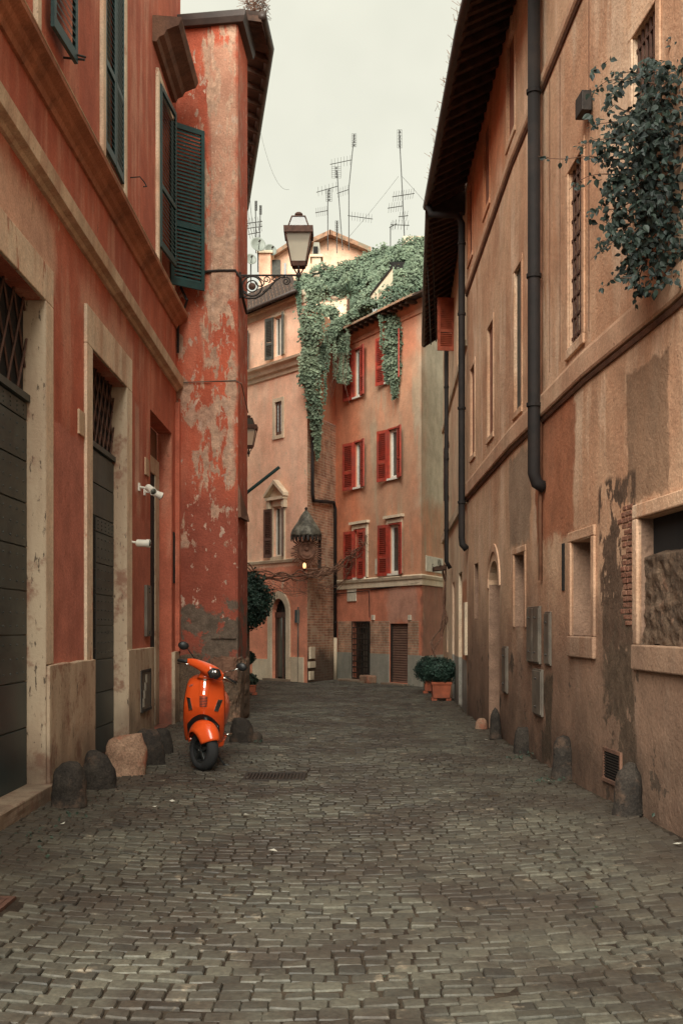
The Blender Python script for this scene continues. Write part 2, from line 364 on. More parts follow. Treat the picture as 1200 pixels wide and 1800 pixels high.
def travertine():
    n = NT('travertine'); c = n.mix(n.ramp(n.noise(1., 6, .6, stretch=(5,5,.8)), .35, .65), (.54,.42,.295,1), (.44,.32,.22,1))
    c = n.mix(n.ramp(n.noise(2.5, 6, .7, off=3.), .52, .66), c, (.30,.165,.11,1))
    pit = n.ramp(n.noise(1., 5, .65, stretch=(30,30,7), off=1.), .61, .66)
    c = n.mix(n.math('MULTIPLY', pit, .85), c, (.07,.05,.035,1))
    z = n.math('ADD', n.sep()[2], n.math('MULTIPLY', n.math('SUBTRACT', n.noise(2., 6), .5), -1.2))
    c = n.mix(n.ramp(z, -.1, .75, .75, 0.), c, (.10,.07,.05,1))
    n.addbump(pit, -.6, .012); n.addbump(n.noise(14, 6, .7), .45, .02); return n.done(c, .85, .25)
M['travertine'] = travertine()
M['moulding'] = plaster('stone_moulding', (.62,.47,.32,1), (.52,.35,.225,1), (.36,.17,.105,1), big=.9, streak=.55, bump=.3)
M['cornice_dark'] = plaster('weathered_cornice', (.48,.21,.12,1), (.38,.16,.09,1), (.22,.10,.06,1), big=1.4, streak=.8, bump=.5)
M['hood'] = plaster('brown_stone', (.14,.075,.05,1), (.19,.10,.065,1), (.08,.045,.035,1), big=1.5, bump=.3)
M['brick'] = bricks('old_brick', (.46,.25,.155,1), (.30,.155,.10,1), (.44,.34,.245,1), sc=1.1, ax='diff', dirtz=.5, wash=(.45,.33,.23,1))
M['brick2'] = bricks('thin_brick', (.46,.24,.15,1), (.32,.18,.12,1), (.40,.31,.22,1), sc=1., ax='diff')
def stone(name, c1, c2, moss=None, bump=.8, spots=True):
    n = NT(name); c = n.mix(n.ramp(n.noise(6, 7, .7), .35, .65), c1, c2)
    c = n.gain(c, n.ramp(n.noise(60, 4, .7), .3, .7, .65, 1.4))
    if moss: c = n.mix(n.ramp(n.noise(2.5, 6, .7, off=5.), .52, .64), c, moss)
    n.addbump(n.noise(45, 6, .7), bump, .01); n.addbump(n.noise(9, 5, .6), bump, .03); return n.done(c, .9, .25)
M['basalt'] = stone('dark_guard_stone', (.040,.032,.025,1), (.022,.018,.015,1), (.085,.055,.038,1))
M['pinkstone'] = stone('pale_guard_stone', (.30,.19,.125,1), (.22,.13,.085,1), (.26,.10,.06,1))
M['rubble'] = stone('rubble_fill', (.13,.085,.055,1), (.085,.058,.040,1), (.24,.14,.09,1), bump=1.)
M['loose_brick'] = stone('red_brick', (.20,.085,.055,1), (.27,.14,.09,1))
def cobble():
    n = NT('basalt_cobble'); t = n.attr('tint')
    c = n.mix(t, (.038,.035,.027,1), (.108,.101,.074,1))
    c = n.mix(n.ramp(n.noise(.9, 5, .6), .38, .62), c, n.mix(t, (.024,.019,.014,1), (.056,.044,.032,1)))
    c = n.mix(n.math('MULTIPLY', n.ramp(n.noise(4.5, 6, .7, off=3.), .60, .70), .55), c, (.25,.20,.14,1))
    c = n.gain(c, n.ramp(n.noise(35, 6, .75), .3, .7, .72, 1.28))
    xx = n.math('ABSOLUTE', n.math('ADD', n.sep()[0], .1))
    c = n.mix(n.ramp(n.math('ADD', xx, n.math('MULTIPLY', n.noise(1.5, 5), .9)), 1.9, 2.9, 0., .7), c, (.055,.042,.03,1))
    n.addbump(n.noise(30, 6, .7), .35, .008); n.addbump(n.noise(9, 3, .6), .4, .012)
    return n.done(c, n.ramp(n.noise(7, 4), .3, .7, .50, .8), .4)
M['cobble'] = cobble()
n = NT('packed_earth'); c = n.mix(n.ramp(n.noise(2, 6, .7), .4, .6), (.030,.022,.016,1), (.060,.046,.032,1))
c = n.mix(n.ramp(n.noise(1.2, 7, .75, off=7.), .60, .68), c, (.030,.050,.028,1)); n.addbump(n.noise(40, 6, .7), 1., .01); M['earth'] = n.done(c, 1., .1)
M['green'] = simple('green_shutter_paint', (.010,.038,.036,1), .55, .25, 8, spec=.4)
M['green_frame'] = simple('pale_frame_paint', (.50,.38,.25,1), .8, .2, 6)
M['redshutter'] = simple('red_shutter_paint', (.34,.045,.026,1), .6, .3, 9, dirt=(.25,.05,.035,1))
M['brownshutter'] = simple('brown_shutter_paint', (.11,.055,.038,1), .7, .3, 9)
M['greyshutter'] = simple('grey_shutter_paint', (.075,.075,.062,1), .7, .3, 9)
M['orangeshutter'] = simple('orange_shutter_paint', (.33,.075,.035,1), .7, .3, 9)
M['white'] = simple('white_paint', (.70,.67,.58,1), .6, .12, 9)
n = NT('window_glass'); M['glass'] = n.done(n.gain((.050,.055,.045,1), n.ramp(n.noise(1.5, 3), .3, .7, .5, 1.6)), .06, .7)
M['curtain'] = simple('net_curtain', (.38,.37,.30,1), .9, .3, 20)
M['doorsteel'] = simple('dark_door_steel', (.040,.050,.046,1), .5, .35, 5, metal=.0, dirt=(.052,.056,.047,1), bump=.4)
M['doorgreen'] = simple('dark_teal_door', (.009,.027,.031,1), .42, .3, 3, dirt=(.016,.033,.035,1))
M['iron'] = simple('wrought_iron', (.028,.022,.018,1), .6, .4, 20, metal=.2)
M['rust'] = simple('rusty_iron', (.085,.040,.026,1), .75, .4, 15)
M['void'] = simple('dark_interior', (.012,.011,.010,1), .95, .2, 5)
M['pipe'] = simple('brown_downpipe', (.012,.009,.008,1), .8, .35, 5, dirt=(.022,.015,.012,1))
M['pipe_green'] = simple('verdigris_pipe', (.020,.030,.024,1), .5, .4, 5)
M['pipe_tan'] = simple('tan_pipe', (.28,.14,.085,1), .7, .3, 5)
M['wood'] = simple('dark_soffit_wood', (.035,.019,.012,1), .85, .4, 8, bump=.5)
M['wood2'] = simple('rafter_wood', (.060,.030,.018,1), .85, .5, 8, bump=.5)
M['copper'] = simple('gutter_copper', (.040,.026,.020,1), .5, .3, 5)
M['tile'] = simple('roof_tile', (.30,.165,.10,1), .9, .5, 6, dirt=(.20,.17,.12,1), bump=.6)
M['metal_box'] = simple('grey_meter_cabinet', (.13,.11,.085,1), .6, .3, 5, dirt=(.10,.075,.055,1))
M['plaque'] = simple('marble_plaque', (.55,.50,.39,1), .6, .2, 7)
M['roller'] = simple('brown_roller_shutter', (.15,.085,.06,1), .6, .2, 6)
M['dish'] = simple('dish_grey', (.20,.22,.19,1), .6, .1, 6)
M['antenna'] = simple('antenna_metal', (.05,.05,.045,1), .6, .2, 6)
M['terracotta'] = simple('terracotta_pot', (.36,.095,.045,1), .85, .25, 9, dirt=(.27,.085,.05,1))
M['greydado'] = plaster('grey_dado', (.27,.26,.215,1), (.31,.29,.235,1), (.20,.19,.155,1), big=1.2)
M['twig'] = simple('dry_twig', (.16,.085,.055,1), .95, .4, 20)
M['stem'] = simple('vine_stem', (.09,.05,.032,1), .95, .4, 20)
def leafmat(name, a, b, rough=.6):
    n = NT(name); t = n.attr('tint'); oi = n.t.nodes.new('ShaderNodeObjectInfo')
    f = n.math('ADD', n.math('MULTIPLY', t, .6), n.math('MULTIPLY', oi.outputs['Random'], .4))
    c = n.mix(f, a, b); c = n.gain(c, n.ramp(n.noise(3, 4), .3, .7, .7, 1.35)); return n.done(c, rough, .35)
M['ivy'] = leafmat('ivy_leaf', (.030,.062,.038,1), (.19,.235,.15,1))
M['vine'] = leafmat('vine_leaf', (.004,.011,.010,1), (.024,.040,.028,1), .55)
M['darkbush'] = leafmat('dark_bush_leaf', (.012,.030,.022,1), (.035,.070,.048,1))
M['weed'] = leafmat('weed_leaf', (.016,.028,.018,1), (.035,.052,.034,1))
M['paper'] = simple('litter_paper', (.5,.48,.4,1), .9, .1)
def glow():
    m = bpy.data.materials.new('lamp_glow'); m.use_nodes = True; b = m.node_tree.nodes['Principled BSDF']
    b.inputs['Emission Color'].default_value = (1, .55, .22, 1); b.inputs['Emission Strength'].default_value = .35; b.inputs['Base Color'].default_value = (.8,.5,.3,1); return m
M['glow'] = glow()
def lampglass():
    m = bpy.data.materials.new('lantern_glass'); m.use_nodes = True; t = m.node_tree; b = t.nodes['Principled BSDF']
    b.inputs['Base Color'].default_value = (.62,.55,.43,1); b.inputs['Roughness'].default_value = .35
    b.inputs['Transmission Weight'].default_value = .55; b.inputs['Alpha'].default_value = .9
    return m
M['lampglass'] = lampglass()

# ------------------------------------------------------------------ street: ground and cobbles
gm = MB(); gm.add([(-150,-60,-.034),(150,-60,-.034),(150,300,-.034),(-150,300,-.034)], [(0,1,2,3)])
ground = gm.obj('street', M['earth'], kind='structure')
jm = MB(); jm.grid(lambda u, v: V(-3.4+7*u, 3+30*v, -.0115+.85*(.018*noise.noise(V((-3.4+7*u)*.7, (3+30*v)*.5, 3.))+.008*noise.noise(V((-3.4+7*u)*2.1, (3+30*v)*1.9, 9.)))), 60, 240); jm.obj('joint_sand', M['earth'], ground, smooth=True)
RW = [(2.62,3.2),(2.42,8.3),(2.26,10.5),(2.15,14.3),(2.15,19.5)]
RW2 = [(2.15,19.5),(2.27,22.5),(2.49,27.9)]
def xr(Y):
    P = RW+RW2[1:]
    if Y <= P[0][1]: return P[0][0]
    for (a, b), (c, d) in zip(P, P[1:]):
        if Y <= d: return a+(c-a)*(Y-b)/(d-b)
    return 3.0
def xl(Y):
    if Y < 17.9: return -2.62
    if Y < 18.9: return -1.62
    if Y < 29: return -1.56-1.19*(Y-18.9)/10.1
    return -3.2
def gz(x, y): return .018*noise.noise(V(x*.7, y*.5, 3.))+.008*noise.noise(V(x*2.1, y*1.9, 9.)) 
stones = []
PU, PV = .122, .108
for iv in range(-4, 300):
    v = 3.3+iv*PV
    shift = (iv % 2)*.5+random.uniform(-.12, .12)
    u = -3.4+shift*PU
    while u < 3.4:
        du = PU*random.choice([.8,.9,1,1,1.05,1.2])*random.uniform(.94,1.06)
        uc = u+du/2; u += du
        x = uc + .035*noise.noise(V(uc*1.3, v*.8, 5.)); y = v + .105*(x+.2)**2*math.exp(-max(0, v-6)*.03) + .10*noise.noise(V(uc*.6, v*.5, 1.))
        if x < xl(y)+.04 or x > xr(y)-.04 or y > 32.6: continue
        stones.append((x, y, du))
stones.sort(key=lambda q: q[1])
def stone_geo(mb, x, y, du, lod=0):
    n = 8 if lod == 0 else 4
    hx, hy = du/2-.0004-random.uniform(0,.0018), PV/2-.0012-random.uniform(0,.003)
    sl = .21*(x+.2)*math.exp(-max(0, y-6)*.03)
    top = gz(x, y)+random.gauss(0, .0035); tx, ty = random.gauss(0, .035), random.gauss(0, .05)
    tint = min(1, max(0, random.gauss(.5, .22)))
    cs = [(-1,-1),(1,-1),(1,1),(-1,1)]; j = [(hx*cx+random.uniform(-.005,.003)*cx, hy*cy+random.uniform(-.009,.005)*cy) for cx, cy in cs]
    ring = []
    for k in range(4):
        a, b = j[k], j[(k+1) % 4]
        if lod == 0:
            ring.append((a[0]*.965, a[1]*.965)); 
            ring.append(((a[0]+b[0])/2*1.02+random.uniform(-.003,.003), (a[1]+b[1])/2*1.02+random.uniform(-.003,.003)))
        else: ring.append(a)
    def P(q, f, dz): 
        lx, ly = q[0]*f, q[1]*f
        return (x+lx, y+ly+lx*sl, top+dz+lx*tx+ly*ty)
    m = len(ring)
    vs = [P(q, 1.0, -.045) for q in ring]+[P(q, .985, -.009) for q in ring]+[P(q, .90, -.0015) for q in ring]
    fs = []
    for r_ in range(2):
        for k in range(m): fs.append((r_*m+k, r_*m+(k+1)%m, (r_+1)*m+(k+1)%m, (r_+1)*m+k))
    vs.append(P((0,0), 1, .0005)); c0 = 3*m
    for k in range(m): fs.append((2*m+k, 2*m+(k+1)%m, c0))
    mb.add(vs, fs, tint)
GR = [(-1.16, -.33, 10.95, 11.35, 0), (-2.7, -1.72, 5.84, 6.28, 0)]   # grates set in the paving
def ingrate(x, y): return (-.98 < x < -.35 and 11.08 < y < 11.72) or (x < -1.76 and 5.85 < y < 6.3)
big = MB(); cnt = 0
vis = [q for q in stones if not ingrate(q[0], q[1])]
def invis(q): return q[1] > 4.2 and abs(q[0])*FP/q[1] < 620
near = [q for q in vis if invis(q)][:295]; nearset = set(near)
for q in near:
    mb = MB(); stone_geo(mb, *q, lod=0); me = mb.mesh('cobble', (q[0], q[1], 0), smooth=False, recalc=False)
    at_ = me.attributes.get('tint') or me.attributes.new('tint', 'FLOAT', 'FACE'); at_.data.foreach_set('value', mb.t)
    me.materials.append(M['cobble']); ob = bpy.data.objects.new('cobble', me); COL.objects.link(ob); ob.parent = ground; ob.location = (q[0], q[1], 0)
for q in vis:
    if q in nearset: continue
    stone_geo(big, *q, lod=0 if q[1] < 13 else 1)
big.obj('cobbles', M['cobble'], ground, smooth=False, kind='stuff', recalc=False)

def grate(name, x0, x1, y0, y1, mat, label, nb):
    r = root(name, ((x0+x1)/2, (y0+y1)/2, 0), label, 'drain grate')
    m = MB(); z = gz((x0+x1)/2, (y0+y1)/2)+.006
    for a, b, c, d in ((x0,x1,y0,y0+.03),(x0,x1,y1-.03,y1),(x0,x0+.03,y0+.03,y1-.03),(x1-.03,x1,y0+.03,y1-.03)): m.box(a,b,c,d,z-.05,z+.004)
    m.obj('frame', mat, r)
    b0 = MB(); w_ = (x1-x0-.06)/nb
    b0.box(-w_*.3, w_*.3, -(y1-y0)/2+.031, (y1-y0)/2-.031, -.03, 0); me = b0.mesh('bar'); me.materials.append(mat)
    for i in range(nb): inst(me, 'bar', r, Matrix.Translation((x0+.03+w_*(i+.5)-(x0+x1)/2, 0, z)))
grate('drain_grate', -.97, -.36, 11.11, 11.68, M['iron'], 'dark iron slotted drain grate in the cobbles right of the scooter', 16)
grate('drain_grate', -2.3, -1.79, 5.88, 6.27, M['rust'], 'rusty reddish drain grate at the edge of the cobbles', 10)

# ------------------------------------------------------------------ shared fittings
def shutter(parent, a, b, z0, z1, mat, th=.035, ns=20, each=False, name='shutter', rail=.07, mid=True, zb=None):
    """louvred leaf from plan point a (hinge) to b; parent thing"""
    a, b = Vector(a), Vector(b); d = (b-a); L = d.length; d.normalize(); n = Vector((-d.y, d.x)); m = MB()
    def pt(u, o, z): q = a+d*u+n*o; return V(q.x, q.y, z)
    def bx(mm, u0, u1, o0, o1, c, e): mm.hexa([pt(u0,o0,c),pt(u1,o0,c),pt(u1,o1,c),pt(u0,o1,c),pt(u0,o0,e),pt(u1,o0,e),pt(u1,o1,e),pt(u0,o1,e)])
    st = min(.06, L*.16); h = th/2
    bx(m, 0, st, -h, h, z0, z1); bx(m, L-st, L, -h, h, z0, z1)
    bx(m, st, L-st, -h, h, z0, z0+rail*1.3); bx(m, st, L-st, -h, h, z1-rail, z1)
    zm = z0+(z1-z0)*.38
    if mid: bx(m, st, L-st, -h, h, zm-rail/2, zm+rail/2)
    lf = m.obj(name, mat, parent)
    zz = []
    lo, hi = z0+rail*1.3, z1-rail; k = (hi-lo)/ns
    for i in range(ns):
        z = lo+k*(i+.5)
        if mid and abs(z-zm) < rail/2+.002: continue
        zz.append(z)
    def slat(mm, z):
        t = k*.42
        mm.hexa([pt(st,-h*.8,z-t-.004),pt(L-st,-h*.8,z-t-.004),pt(L-st,h*.8,z+t-.012),pt(st,h*.8,z+t-.012),pt(st,-h*.8,z-t+.004),pt(L-st,-h*.8,z-t+.004),pt(L-st,h*.8,z+t),pt(st,h*.8,z+t)])
    if each:
        mm = MB(); slat(mm, zz[0]); o = ORG[lf.name]; me = mm.mesh('slat', o+V(0,0,zz[0]), recalc=True); me.materials.append(mat)
        for z in zz: inst(me, 'slat', lf, Matrix.Translation((0, 0, z)))
    else:
        mm = MB()
        for z in zz: slat(mm, z)
        mm.obj('slats', mat, lf, kind='stuff')
    bk = MB(); bx(bk, st, L-st, -.002, .002, z0+rail, z1-rail)
    return lf
def sash(parent, W, s0, s1, z0, z1, dep, mat, fr=.05, glass=None, curtain=False, mull=True, i=None):
    m = MB()
    o0, o1 = -dep, -dep+.05
    m.wbox(W, s0, s0+fr, o0, o1, z0, z1); m.wbox(W, s1-fr, s1, o0, o1, z0, z1)
    m.wbox(W, s0+fr, s1-fr, o0, o1, z0, z0+fr); m.wbox(W, s0+fr, s1-fr, o0, o1, z1-fr, z1)
    if mull: c = (s0+s1)/2; m.wbox(W, c-fr*.5, c+fr*.5, o0, o1+.005, z0+fr, z1-fr)
    f = m.obj('window_frame', mat, parent)
    g = MB(); g.quad(W.p(s0+fr,o0+.02,z0+fr), W.p(s1-fr,o0+.02,z0+fr), W.p(s1-fr,o0+.02,z1-fr), W.p(s0+fr,o0+.02,z1-fr)); g.obj('pane', glass or M['glass'], f)
    if curtain:
        c = MB()
        def fn(u, v): s = s0+fr+(s1-s0-2*fr)*u; return W.p(s, o0-.03+.012*sin(u*26), z0+fr+(z1-z0-2*fr)*v)
        c.grid(fn, 30, 1); c.obj('curtain', M['curtain'], f)
    return f
def frame4(m, W, s0, s1, z0, z1, w_, o1, o0=-.0, bottom=True, wt=None, wb=None):
    wt = wt or w_; wb = wb or w_
    m.wbox(W, s0-w_, s0, o0, o1, z0, z1); m.wbox(W, s1, s1+w_, o0, o1, z0, z1); m.wbox(W, s0-w_, s1+w_, o0, o1, z1, z1+wt)
    if bottom: m.wbox(W, s0-w_, s1+w_, o0, o1+.01, z0-wb, z0)

# ================================================================== LEFT BUILDING
WA = Path([(-2.6, 3.2), (-2.6, 18.4)])
def SA(px): return WA.sp(px)
def ZA(px, py): return WA.zp(px, py)
lb = root('terracotta_building', (-2.6, 10.8, 0), 'terracotta red building with stone portals and green shutters along the street', 'building')
d1 = (SA(0)-1.1, SA(75)); d2 = (SA(158), SA(219)); d3 = (SA(264.5), SA(302))
w2 = (SA(180), SA(214)); w3 = (SA(276), SA(300)); w1 = (SA(20), SA(58))
zw0, zw1 = 6.78, 9.2
opsA = [(d1[0], d1[1], .1, 4.33, .17, False), (d2[0], d2[1], 0., 4.36, .16, False), (d3[0], d3[1], 0., 4.45, .22, False),
        (w1[0], w1[1], 6.6, 9.2, .2, False), (w2[0], w2[1], 6.6, 9.3, .2, False), (w3[0], w3[1], 6.6, 9.2, .2, False)]
wall_mesh(WA, -.1, 11.8, opsA).obj('wall', M['left_wall'], lb)
# portal surrounds
m = MB(); m.wbox(WA, d1[1]+.002, SA(88), 0, .035, 1.16, 4.33); m.wbox(WA, d1[0]-.25, d1[0]-.002, 0, .035, 1.16, 4.33); m.wbox(WA, d1[0]-.25, SA(88), 0, .035, 4.332, 4.66)
m.obj('door_surround', M['cream_frame'], lb, bevel=.008)
m = MB(); m.wbox(WA, d1[1]-.014, d1[1]+.0015, -.165, .034, .1, 4.33)
m.obj('jamb_stone', M['travertine'], lb)
m = MB(); m.wbox(WA, SA(147.5), d2[0]-.002, 0, .035, .0, 4.362); m.wbox(WA, d2[1]+.002, SA(228), 0, .035, .0, 4.362); m.wbox(WA, SA(147.5), SA(228), 0, .0352, 4.364, 4.76)
m.obj('door_surround', M['cream_frame'], lb, bevel=.008)
m = MB(); m.wbox(WA, d2[1]-.012, d2[1]+.001, -.155, .034, .0, 4.36); m.obj('jamb_stone', M['travertine'], lb)
# stone plinths
def rough_block(W, s0, s1, o0, o1, z0, z1, name, mat, parent, amp=.012, n=(10, 3, 10)):
    bm = bmesh.new(); bmesh.ops.create_cube(bm, size=1); bmesh.ops.subdivide_edges(bm, edges=bm.edges, cuts=9, use_grid_fill=True)
    for v in bm.verts:
        u = (v.co.x+.5, v.co.y+.5, v.co.z+.5)
        p = W.p(s0+(s1-s0)*u[0], o0+(o1-o0)*u[1], z0+(z1-z0)*u[2])
        e = sum(1 for q in u if q < .001 or q > .999)
        nz = noise.noise(p*6)*amp+noise.noise(p*22)*amp*.5
        k = (nz - (amp*.8 if e > 1 else 0))
        c = W.p((s0+s1)/2, (o0+o1)/2, (z0+z1)/2); d = (p-c); p = p+d.normalized()*k
        v.co = p-(ORG.get(parent.name, V(0,0,0)))
    me = bpy.data.meshes.new(name); bmesh.ops.recalc_face_normals(bm, faces=bm.faces); bm.to_mesh(me); bm.free(); me.materials.append(mat)
    me.polygons.foreach_set('use_smooth', [False]*len(me.polygons))
    ob = bpy.data.objects.new(name, me); COL.objects.link(ob); ob.parent = parent; ORG[ob.name] = ORG[parent.name]; return ob
rough_block(WA, d1[1]+.021, SA(158.5), -.02, .06, -.03, 1.155, 'plinth_stone', M['travertine'], lb)
rough_block(WA, d1[0]-1.3, d1[0]-.02, -.02, .06, -.03, 1.155, 'plinth_stone', M['travertine'], lb)
rough_block(WA, d2[1]+.004, d3[0]-.01, -.02, .055, -.03, 1.21, 'plinth_stone', M['travertine'], lb)
rough_block(WA, d3[1]+.004, SA(317), -.02, .05, -.03, 1.1, 'plinth_stone', M['travertine'], lb)
rough_block(WA, d1[0]-.3, SA(77), -.16, .11, -.02, .125, 'door_step', M['travertine'], lb, amp=.02)
# doors
def studs(m, W, s0, s1, z0, z1, o, nx, nz_):
    for i in range(nx):
        for j in range(nz_):
            c = W.p(s0+(s1-s0)*(i+.5)/nx, o, z0+(z1-z0)*(j+.5)/nz_); m.lathe([(.011, 0), (.008, .006), (.001, .009)], c, axis=(W.frame(s0)[2].x, W.frame(s0)[2].y, 0), n=6)
def lattice(parent, W, s0, s1, z0, z1, o, mat, n=5):
    """diamond lattice of flat bars"""
    L, Hh = s1-s0, z1-z0; st = L/n*1.0; r = .012
    def clipbar(x0, sgn):
        pts = []
        k = 1.7*sgn      # steep diamonds
        ys = [(0, x0), (Hh, x0+Hh/k)]
        (ya, xa), (yb, xb) = ys
        def cl(xa, ya, xb, yb):
            out = []
            for t in (0, 1): pass
            t0, t1 = 0, 1
            dx = xb-xa
            if abs(dx) > 1e-9:
                ta, tb = (0-xa)/dx, (L-xa)/dx
                if ta > tb: ta, tb = tb, ta
                t0, t1 = max(t0, ta), min(t1, tb)
            return (t0, t1) if t1-t0 > .02 else None
        c = cl(xa, ya, xb, yb)
        if not c: return
        m = MB(); q = [W.p(s0+xa+(xb-xa)*t, o+(.008*sgn), z0+ya+(yb-ya)*t) for t in c]
        m.tube(q, r, 4); m.obj('lattice_bar', mat, parent)
    i = -int(Hh/1.7/st)-2
    while i*st < L+Hh/1.7:
        clipbar(i*st, 1); clipbar(i*st+st/2, -1); i += 1
def rows(parent, W, s0, s1, zz, o, mat, studded=True, name='panel'):
    for a, b in zip(zz, zz[1:]):
        m = MB(); m.wbox(W, s0+.006, s1-.006, o, o+.022, a+.006, b-.006); pn = m.obj(name, mat, parent, bevel=.004)
        if studded:
            t = MB(); studs(t, W, s0+.02, s1-.02, a+.02, b-.02, o+.022, 5, 3); t.obj('studs', mat, pn, kind='stuff')
o = -.15
dA = root('portal_door', (-2.75, 8.8, .1), 'huge dark studded metal door with lattice transom at the near left portal', 'door')
m = MB(); m.wbox(WA, d1[0], d1[1]-.001, o-.03, o, .1, 3.44); m.obj('leaf', M['doorsteel'], dA)
mid = SA(14); zz = [.12, .62, 1.02, 1.42, 1.80, 2.18, 2.56, 2.92, 3.28, 3.43]
rows(dA, WA, mid, d1[1]-.02, zz[2:], o, M['doorsteel']); rows(dA, WA, d1[0], mid, zz[2:], o, M['doorsteel'])
rows(dA, WA, d1[0], mid, zz[:3], o, M['doorgreen'], False); rows(dA, WA, mid, d1[1]-.02, zz[:3], o, M['doorgreen'], False)
m = MB(); m.wbox(WA, d1[0], d1[1]-.002, o-.02, o+.05, 3.44, 3.50); m.obj('transom_bar', M['doorsteel'], dA)
m = MB(); m.wbox(WA, d1[0], d1[1]-.015, o-.018, o-.014, 3.5, 4.33); m.obj('transom_back', M['void'], dA)
lattice(dA, WA, d1[0], d1[1]-.02, 3.5, 4.33, o+.01, M['rust'], 8)
dB = root('portal_door', (-2.74, 12.7, 0), 'dark teal metal door with barred wicket and lattice transom in the second portal', 'door')
o = -.145; e = d2[1]-.013
wl, wr = SA(159), SA(187.5)
m = MB(); m.wbox(WA, d2[0], e, o-.03, o, 0., 3.46); m.obj('leaf', M['doorgreen'], dB)
rows(dB, WA, d2[0], e, [2.72, 3.08, 3.44], o, M['doorsteel'], False)
rows(dB, WA, wr+.02, e, [1.12, 1.5, 1.85, 2.2, 2.55, 2.72], o, M['doorsteel'])
rows(dB, WA, d2[0], e, [.04, .36, .75, 1.12], o, M['doorgreen'], False)
m = MB(); m.wbox(WA, wl, wr, o+.001, o+.004, 1.14, 2.70); wk = m.obj('wicket', M['void'], dB)
for k in range(7): m = MB(); z = 1.25+k*.22; m.tube([WA.p(wl, o+.018, z), WA.p(wr, o+.018, z)], .009, 5); m.obj('bar', M['iron'], wk)
for k in range(9): m = MB(); s_ = wl+(wr-wl)*(k+.5)/9; m.tube([WA.p(s_, o+.024, 1.14), WA.p(s_, o+.024, 2.7)], .007, 5); m.obj('bar', M['iron'], wk)
m = MB(); m.wbox(WA, d2[0], e, o-.02, o+.045, 3.46, 3.52); m.obj('transom_bar', M['doorsteel'], dB)
m = MB(); m.wbox(WA, d2[0], e, o-.014, o-.011, 3.52, 4.36); m.obj('transom_back', M['void'], dB)
lattice(dB, WA, d2[0], e, 3.52, 4.36, o+.01, M['rust'], 9)
# third recess : inner stone frame with dark doorway
m = MB(); m.wbox(WA, d3[0], d3[1], -.26, -.222, 0, 4.45); m.obj('inner_wall', M['hood'], lb)
m = MB(); m.wbox(WA, d3[1]-.40, d3[1]-.05, -.216, -.18, 0, 3.75); m.wbox(WA, d3[0]+.02, d3[1]-.05, -.216, -.182, 3.752, 4.0); m.obj('inner_jamb', M['travertine'], lb, bevel=.01)
m = MB(); m.wbox(WA, d3[0]+.02, d3[1]-.402, -.214, -.2, 0, 3.75); m.obj('doorway', M['void'], lb)
m = MB(); m.wbox(WA, SA(304), SA(307.5), .001, .006, ZA(305, 1025), ZA(305, 935)); m.obj('slit', M['void'], lb)
m = MB(); m.wbox(WA, SA(308), SA(317.5), 0, .07, 1.1, 5.0); m.obj('corner_strip', M['left_wall'], lb)
# mouldings
sA = (SA(0)-1.5, WA.L[-1]-.001)
def lin(xa, ya, xb, yb, off=0.):
    """height of a line on the wall offset `off` from it, at both ends of sA"""
    def z(px, py): Y = (2.6-off)*FP/(600-px); return Y, CH+(HY-py)*Y/FP
    (Ya, za), (Yb, zb) = z(xa, ya), z(xb, yb); k = (zb-za)/(Yb-Ya)
    return [za+k*(3.2+t-Ya) for t in sA]
za, zb = lin(0, 176, 300, 647, .11)
m = MB(); moulding(m, WA, sA[0], sA[1], [(0,-.06),(.03,-.055),(.05,-.02),(.10,-.005),(.11,.0),(.12,.135),(.10,.15),(0,.17)], za, zb); m.obj('string_course', M['moulding'], lb)
za, zb = lin(42, 0, 322, 540, .19)
m = MB(); moulding(m, WA, sA[0], sA[1], [(0,-.20),(.03,-.20),(.05,-.15),(.09,-.12),(.11,-.075),(.16,-.05),(.185,-.035),(.19,0),(.175,.012),(0,.03)], za, zb)
m.obj('cornice', M['cornice_dark'], lb)
za2, zb2 = lin(0, 15, 257, 462, .03)
m = MB(); moulding(m, WA, sA[0], sA[1], [(0,-.05),(.02,-.045),(.035,-.02),(.04,.0),(.03,.02),(0,.03)], za2, zb2); m.obj('fillet', M['cornice_dark'], lb)
m = MB(); moulding(m, WA, sA[0], sA[1], [(0,0),(.192,0),(.195,.012),(.0,.03)], za+.003+.028-.025, zb+.003+.028-.025); m.obj('cornice_lip', M['moulding'], lb)
# upper windows
for (s0, s1, b_, c_) in ((*w2, .14, 9.3), (w3[0], w3[1]+.02, .12, 9.2), (*w1, .12, 9.2)):
    m = MB(); frame4(m, WA, s0, s1, 6.5, c_, b_, .045, bottom=False); m.obj('window_surround', M['cream_frame'], lb, bevel=.006)
for (s0, s1) in (w1, w2, w3):
    f = sash(lb, WA, s0, s1, 6.6, 9.2, .18, M['green_frame'])
def leafpts(s0, o0, s1, o1): a, b = WA.p(s0, o0, 0), WA.p(s1, o1, 0); return (a.x, a.y), (b.x, b.y)
sh = []
a, b = leafpts(w2[0]+.02, .02, (w2[0]+w2[1])/2-.01, .03); shutter(lb, a, b, 6.72, 9.25, M['green'], ns=34, each=True)
a, b = leafpts(w2[1]-.02, .02, (w2[0]+w2[1])/2+.01, .03); shutter(lb, a, b, 6.72, 9.25, M['green'], ns=34, each=True)
a, b = leafpts(SA(79), .07, SA(112), .12); shutter(lb, a, b, 6.76, 9.25, M['green'], ns=32, each=True)
a, b = leafpts(w3[0]-.0, .05, w3[1]-.35, .13); shutter(lb, a, b, 6.85, 9.15, M['green'], ns=34, each=True)
p0 = at(300, 495, 17.3); p1 = at(359, 503, 17.68)
shutter(lb, (p0.x, p0.y), (p1.x, p1.y), 6.70, 9.18, M['green'], ns=40, each=True, rail=.08)
